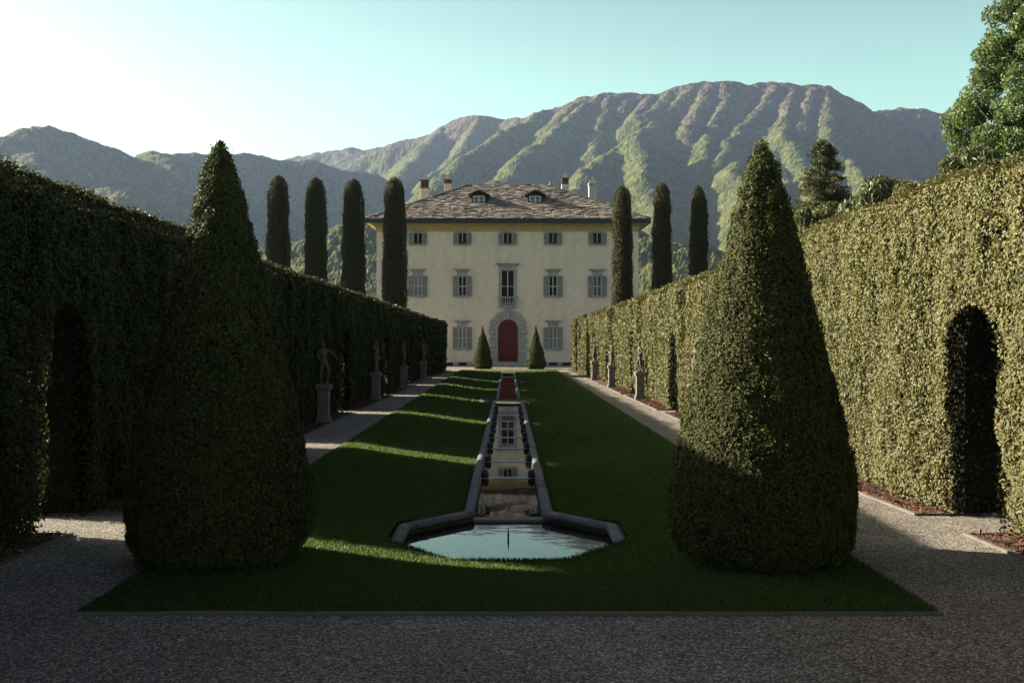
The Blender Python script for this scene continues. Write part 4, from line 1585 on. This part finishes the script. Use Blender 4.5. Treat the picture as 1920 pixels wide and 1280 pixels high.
def central_window():
    w_ = empty('balcony_window', (fx(952), VY, WINC[1])); w_.parent = villa
    hw, h = WINC[0], WINC[2] - WINC[1]
    b = MB()
    b.box(-hw - .20, -hw, -.05, .10, 0, h); b.box(hw, hw + .20, -.05, .10, 0, h); b.box(-hw - .20, hw + .20, -.05, .10, h, h + .26)
    b.build('surround', M['trim'], w_, bevel=.01)
    b = MB()
    for e, z0, z1 in ((.02, h + .26, h + .36), (.10, h + .36, h + .45), (.20, h + .45, h + .53), (.28, h + .53, h + .60)):
        b.box(-hw - .17 - e, hw + .17 + e, -.06 - e * .7, .02, z0, z1)
    b.build('cornice', M['trim'], w_)
    b = MB()
    t = .06
    b.box(-hw, -hw + t, .15, .20, 0, h); b.box(hw - t, hw, .15, .20, 0, h); b.box(-.035, .035, .148, .20, 0, h)
    for x0, x1 in ((-hw + t, -.035), (.035, hw - t)):
        b.box(x0, x1, .15, .20, h - t, h); b.box(x0, x1, .152, .20, h * .55, h * .55 + .045); b.box(x0, x1, .15, .20, 0, .3)
    b.build('sash', M['sash'], w_)
    b = MB(); b.poly([(-hw, .18, 0), (hw, .18, 0), (hw, .18, h), (-hw, .18, h)])
    b.build('pane', M['glass'], w_)
    b = MB()
    b.box(-hw - .30, hw + .30, -.30, -.02, .80, .90); b.box(-hw - .22, hw + .22, -.26, -.02, -.10, .09)
    for s in (-1, 1):
        xa, xb = sorted((s * (hw + .22), s * (hw - .02)))
        b.box(xa, xb, -.25, -.02, .09, .80)
    b.build('balcony_rail', M['trim'], w_)
    for k in range(5):
        m = MB(); m.lathe([(.065, 0), (.05, .05), (.07, .18), (.075, .26), (.035, .42), (.03, .52), (.055, .62), (.065, .71)], -hw + .17 + k * (2 * hw - .34) / 4, -.15, .09, 12)
        m.build('baluster', M['trim'], w_, smooth=True)


central_window()


def door():
    root = empty('doorway', (DX, VY, 0)); root.parent = villa
    # rusticated surround
    rnd = random.Random(3)
    b = MB()
    n = 7
    for s in (-1, 1):
        for k in range(n):
            z0 = DZ0 + (DZS - DZ0) * k / n; z1 = DZ0 + (DZS - DZ0) * (k + 1) / n
            ow = 1.72 if k % 2 == 0 else 1.60
            xa, xb = sorted((s * DR, s * ow))
            pr = .10 + rnd.uniform(-.01, .02)
            b.box(xa, xb, -pr, .16, z0 + .016, z1 - .016, 0, rnd.random())
    nv = 11
    for k in range(nv):
        a0 = math.pi * k / nv; a1 = math.pi * (k + 1) / nv
        a0 += .010; a1 -= .010
        key = k == nv // 2
        ro = 1.92 if key else (1.66 + (.10 if k % 2 else 0))
        pr = .17 if key else .10 + rnd.uniform(-.01, .02)
        m2 = 4
        for j in range(m2):
            t0 = a0 + (a1 - a0) * j / m2; t1 = a0 + (a1 - a0) * (j + 1) / m2
            p = [(DR * math.cos(t0), DR * math.sin(t0)), (ro * math.cos(t0), ro * math.sin(t0)), (ro * math.cos(t1), ro * math.sin(t1)), (DR * math.cos(t1), DR * math.sin(t1))]
            b.hexa([(x, -pr, DZS + z) for x, z in p] + [(x, .16, DZS + z) for x, z in p], 0, .4 + .3 * (k % 3) / 3)
    b.build('door_surround', M['trim'], root)
    # mortar behind the joints
    b = MB()
    rc = 1.58
    for s in (-1, 1):
        xa, xb = sorted((s * (DR + .02), s * 1.56)); b.box(xa, xb, -.06, .12, DZ0, DZS)
    for k in range(24):
        t0, t1 = math.pi * k / 24, math.pi * (k + 1) / 24
        p = [((DR + .02) * math.cos(t0), (DR + .02) * math.sin(t0)), (rc * math.cos(t0), rc * math.sin(t0)), (rc * math.cos(t1), rc * math.sin(t1)), ((DR + .02) * math.cos(t1), (DR + .02) * math.sin(t1))]
        b.hexa([(x, -.06, DZS + z) for x, z in p] + [(x, .12, DZS + z) for x, z in p])
    b.build('mortar', M['dark_stone'], root)
    # red door: two arched leaves with planks
    for s in (-1, 1):
        b = MB()
        npl = 5
        for k in range(npl):
            xa = .008 + (DR - .01) * k / npl; xb = .008 + (DR - .01) * (k + 1) / npl - .012
            za = DZS + math.sqrt(max(0, DR ** 2 - xa ** 2)) - .004; zb = DZS + math.sqrt(max(0, DR ** 2 - xb ** 2)) - .004
            q = [(xa, DZ0 + .02), (xb, DZ0 + .02), (xb, zb), (xa, za)]
            y0 = .10 + (.006 if k % 2 else 0)
            pts = [(s * x, y0, z) for x, z in q] + [(s * x, .17, z) for x, z in q]
            if s < 0: pts = [pts[i] for i in (1, 0, 3, 2, 5, 4, 7, 6)]
            b.hexa(pts)
        for zz in (DZ0 + .3, DZ0 + 1.3, DZS - .1):
            xa, xb = sorted((s * .03, s * (DR - .05))); b.box(xa, xb, .085, .099, zz, zz + .14)
        d = b.build('door', M['door'], root)
        if s > 0:
            b = MB(); b.lathe([(.045, -.02), (.06, 0), (.045, .03)], .10, .06, DZ0 + 1.25, 10); b.tube([(.10, .10, DZ0 + 1.25), (.10, .04, DZ0 + 1.25)], .02, 8)
            b.build('handle', M['brass'], d)
    b = MB()
    for k in range(3):
        z1 = DZ0 - k * .125; b.box(-1.80 - k * .16, 1.80 + k * .16, -.34 - k * .30, (-.0 if k == 0 else -.34 - (k - 1) * .30 - .001), VG - .2, z1 - .004)
    b.build('step', M['trim'], root, bevel=.012)


door()

# ------------------------------------------------------------------ mountains
def mountains():
    def W(x, y, D): return ((x - 953) / F * D, D, CAMZ + (606 - y) / F * D)
    lines = []                   # (points, slope, round)

    def L(pts, slope=.90, rnd_=22): lines.append(([W(*p) for p in pts], slope, rnd_))

    def LD(pts, d0, d1, slope=.95, rnd_=22):
        n = len(pts)
        cum = [0]
        for a, b in zip(pts[:-1], pts[1:]): cum.append(cum[-1] + math.hypot(b[0] - a[0], b[1] - a[1]))
        L([(p[0], p[1], d0 + (d1 - d0) * c / cum[-1]) for p, c in zip(pts, cum)], slope, rnd_)
    # main crest
    LD([(1000, 234), (1030, 207), (1085, 183), (1140, 172), (1200, 174), (1240, 176), (1295, 160), (1355, 156), (1400, 163), (1450, 157), (1490, 160), (1545, 159), (1580, 180), (1640, 214)], 3590, 3720)
    L([(1640, 214, 3900), (1690, 208, 4000), (1735, 205, 4000), (1775, 214, 4050), (1850, 238, 4100), (1960, 250, 4200), (2100, 300, 4300)])
    L([(690, 288, 4100), (740, 271, 4100), (800, 256, 4100), (830, 240, 4100), (870, 222, 4050), (900, 218, 4000), (950, 226, 4000), (1000, 224, 3900)])
    L([(500, 312, 4700), (545, 299, 4700), (600, 289, 4700), (660, 275, 4700), (720, 275, 4700), (760, 262, 4700)], .7)
    # left hill
    LD([(-420, 330), (-250, 305), (-60, 272), (0, 261), (60, 247), (95, 242), (140, 250), (180, 273), (235, 299), (250, 294), (285, 280), (330, 288), (370, 292), (440, 292), (520, 299), (580, 303), (640, 318), (700, 332), (750, 360), (790, 400), (830, 460)], 1500, 3300, .72, 35)
    LD([(20, 259), (45, 290), (75, 320), (110, 345)], 2100, 1800, .7, 30)
    LD([(95, 242), (125, 285), (160, 325), (205, 352), (250, 372)], 2230, 1800, .7, 30)
    LD([(285, 280), (318, 318), (350, 350)], 2480, 2150, .7, 30)
    # spurs of the main ridge
    LD([(900, 218), (880, 255), (850, 290), (820, 325), (800, 345)], 4000, 3100)
    LD([(830, 240), (790, 275), (770, 300), (745, 335), (735, 365)], 4100, 3000)
    LD([(1027, 209), (955, 240), (896, 286), (842, 328), (811, 348), (770, 380), (730, 420)], 3600, 1900)
    LD([(1133, 173), (1080, 214), (1039, 242), (1005, 273), (970, 307), (930, 335), (910, 352), (860, 395), (800, 450)], 3620, 1700)
    LD([(1145, 172), (1136, 211), (1118, 250), (1108, 280)], 3620, 2950)
    LD([(1190, 174), (1170, 214), (1142, 254), (1095, 314), (1060, 360)], 3630, 2500)
    LD([(1298, 160), (1280, 186), (1248, 214), (1214, 239), (1180, 258), (1139, 295), (1098, 326), (1070, 364), (1040, 410), (1000, 460)], 3650, 1700)
    LD([(1190, 255), (1212, 320), (1228, 370), (1235, 430), (1225, 480)], 2800, 1700)
    LD([(1351, 156), (1361, 189), (1337, 230), (1317, 268), (1303, 309)], 3660, 2700)
    LD([(1451, 157), (1437, 189), (1392, 233), (1365, 268), (1310, 337), (1269, 422), (1235, 480), (1200, 540)], 3680, 1400)
    LD([(1440, 195), (1437, 233), (1454, 292), (1478, 360), (1490, 420)], 3500, 2100)
    LD([(1523, 160), (1509, 209), (1489, 257), (1502, 312), (1520, 370)], 3690, 2300)
    LD([(1570, 175), (1585, 195), (1586, 212), (1575, 247), (1585, 285), (1610, 340), (1640, 400)], 3700, 2200)
    LD([(1640, 214), (1690, 270), (1740, 320), (1790, 380)], 3800, 2700)
    LD([(1775, 214), (1800, 260), (1830, 320)], 4050, 3000)
    LD([(1365, 300), (1400, 370), (1400, 430), (1370, 500)], 2600, 1500)
    for pts, d0, d1 in (([(1220, 178), (1214, 200), (1196, 224)], 3620, 3200), ([(1262, 172), (1243, 196), (1216, 214)], 3630, 3250),
                        ([(1325, 160), (1318, 190), (1300, 215), (1290, 240)], 3640, 3100), ([(1400, 165), (1398, 190), (1380, 215), (1360, 235)], 3660, 3200),
                        ([(1475, 162), (1478, 190), (1470, 225), (1475, 255)], 3690, 3000), ([(1548, 162), (1550, 195), (1545, 230), (1552, 270)], 3700, 2950),
                        ([(1610, 200), (1630, 240), (1650, 280), (1690, 330)], 3700, 2900), ([(1085, 185), (1062, 210), (1045, 226)], 3600, 3250)):
        LD(pts, d0, d1)
    # low wooded hills behind the villa
    LD([(300, 560), (480, 492), (545, 476), (600, 455), (660, 436), (720, 425), (780, 430), (900, 450)], 950, 1050, .5, 60)
    LD([(1150, 440), (1200, 470), (1270, 478), (1330, 500), (1420, 520)], 1050, 950, .5, 60)
    nu, nd = 760, 520
    u = np.linspace(-.66, .66, nu)
    D = np.exp(np.linspace(math.log(420), math.log(4850), nd))
    UU, DD = np.meshgrid(u, D)
    X = (UU * DD).ravel(); Y = DD.ravel()
    Z = np.full(len(X), -3.0)
    q = np.c_[X, Y, np.zeros(len(X))]
    warpx = 40 * fbm(q / 260, 3); warpy = 40 * fbm(q / 260 + 31, 3)
    ero = fbm(q / 130 + 5, 4)
    Xw, Yw = X + warpx * .35, Y + warpy * .35
    best = np.full(len(X), -1e9)
    for pts, sl, rd in lines:
        for a, b in zip(pts[:-1], pts[1:]):
            ax, ay, az = a; bx, by, bz = b
            dx, dy = bx - ax, by - ay
            l2 = dx * dx + dy * dy + 1e-9
            t = np.clip(((Xw - ax) * dx + (Yw - ay) * dy) / l2, 0, 1)
            d = np.hypot(Xw - ax - t * dx, Yw - ay - t * dy)
            h = az + t * (bz - az) - sl * (np.sqrt(d * d + rd * rd) - rd)
            best = np.maximum(best, h)
    Z = np.maximum(best, -3.0 + 0 * best)
    up = np.clip((Z + 3) / 60, 0, 1)
    Z = Z + up * (10 * ero + 5.0 * vnoise(q / 28 + 3))
    canopy = RNG.random(len(X))
    Z = Z + up * (3.6 * np.abs(vnoise(q / 11.0)) + 1.4 * canopy)
    V = np.c_[X, Y, Z]
    idx = np.arange(nu * nd).reshape(nd, nu)
    Q = np.stack([idx[:-1, :-1], idx[:-1, 1:], idx[1:, 1:], idx[1:, :-1]], -1).reshape(-1, 4)
    m, nt, b = new_mat('forest_slope')
    p = pos(nt)
    n1 = noise(nt, .006, 6, .65, p)
    n2 = noise(nt, .035, 6, .75, p)
    sepz = N(nt, 'ShaderNodeSeparateXYZ'); nt.links.new(p, sepz.inputs[0])
    alt = N(nt, 'ShaderNodeMath', operation='MULTIPLY_ADD'); alt.inputs[1].default_value = 1 / 900; alt.inputs[2].default_value = -.40
    nt.links.new(sepz.outputs[2], alt.inputs[0])
    ad = N(nt, 'ShaderNodeMath', operation='ADD'); nt.links.new(alt.outputs[0], ad.inputs[0]); nt.links.new(n1.outputs[0], ad.inputs[1])
    green = ramp(nt, n2.outputs[0], [(.3, (.024, .036, .012)), (.52, (.066, .074, .024)), (.75, (.135, .130, .048))])
    brown = ramp(nt, n2.outputs[0], [(.3, (.044, .036, .028)), (.6, (.095, .075, .056)), (.8, (.150, .120, .090))])
    f = ramp(nt, ad.outputs[0], [(.76, (0, 0, 0)), (1.08, (1, 1, 1))])
    at = N(nt, 'ShaderNodeAttribute', attribute_name='rnd')
    c = mix(nt, f, green, brown)
    c = mix(nt, 1.0, c, ramp(nt, at.outputs['Fac'], [(0, (.6, .6, .6)), (1, (1.3, 1.3, 1.25))]), 'MULTIPLY')
    nt.links.new(c, b.inputs['Base Color']); b.inputs['Roughness'].default_value = .95; b.inputs['Specular IOR Level'].default_value = .05
    v = N(nt, 'ShaderNodeTexVoronoi', Scale=.11); nt.links.new(p, v.inputs['Vector'])
    bump(nt, b, v.outputs['Distance'], .35, 5.0).invert = True
    o = quads_object('hills', V, Q, m, rnd=RNG.random(len(Q)))
    o['kind'] = 'structure'


mountains()

# ------------------------------------------------------------------ haze
def haze():
    mb = MB()
    mb.box(-3700, 3700, -300, 5000, -30, 940)
    m = bpy.data.materials.new('haze'); m.use_nodes = True
    nt = m.node_tree
    nt.nodes.remove(nt.nodes['Principled BSDF'])
    pv = nt.nodes.new('ShaderNodeVolumePrincipled')
    pv.inputs['Color'].default_value = (.50, .66, 1.0, 1)
    pv.inputs['Density'].default_value = HAZE
    pv.inputs['Anisotropy'].default_value = .35
    nt.links.new(pv.outputs[0], nt.nodes['Material Output'].inputs['Volume'])
    o = mb.build('haze', m)
    o['kind'] = 'stuff'
    o['label'] = 'thin blue haze veiling the mountains'


HAZE = 0.42e-4
haze()

# ------------------------------------------------------------------ fallen leaves
def fallen_leaves():
    n = 420
    y = 6.5 + 34 * RNG.random(n) ** 1.6; x = RNG.uniform(-5.0, 5.2, n)
    k = np.array([not (abs(a) < x_in(b) + .02) for a, b in zip(x, y)])
    x, y = x[k], y[k]
    on = (np.abs(x) < LW) & (y > Yf)
    z = gz(y) + np.where(on, lawn_rel(x, y) + .03, .012)
    V, Q = leaf_quads(np.c_[x, y, z], np.tile([0, 0, 1.], (len(x), 1)), RNG.uniform(.03, .06, len(x)), RNG.uniform(.02, .035, len(x)), .25)
    o = quads_object('fallen_leaves', V, Q, M['chip'], rnd=RNG.random(len(x)) * .5 + .5)
    tag(o, 'a scatter of small dry fallen leaves on lawn and gravel', 'leaves', kind='stuff')


fallen_leaves()

# ------------------------------------------------------------------ render settings
SC.render.engine = 'CYCLES'
cy = SC.cycles
cy.use_denoising = True
cy.max_bounces = 6
cy.diffuse_bounces = 3
cy.glossy_bounces = 3
cy.transmission_bounces = 3
cy.volume_bounces = 1
cy.transparent_max_bounces = 4
cy.caustics_reflective = False
cy.caustics_refractive = False
SC.view_settings.view_transform = 'Standard'
SC.view_settings.look = 'None'
SC.view_settings.exposure = 1.95
SC.view_settings.gamma = 1.0
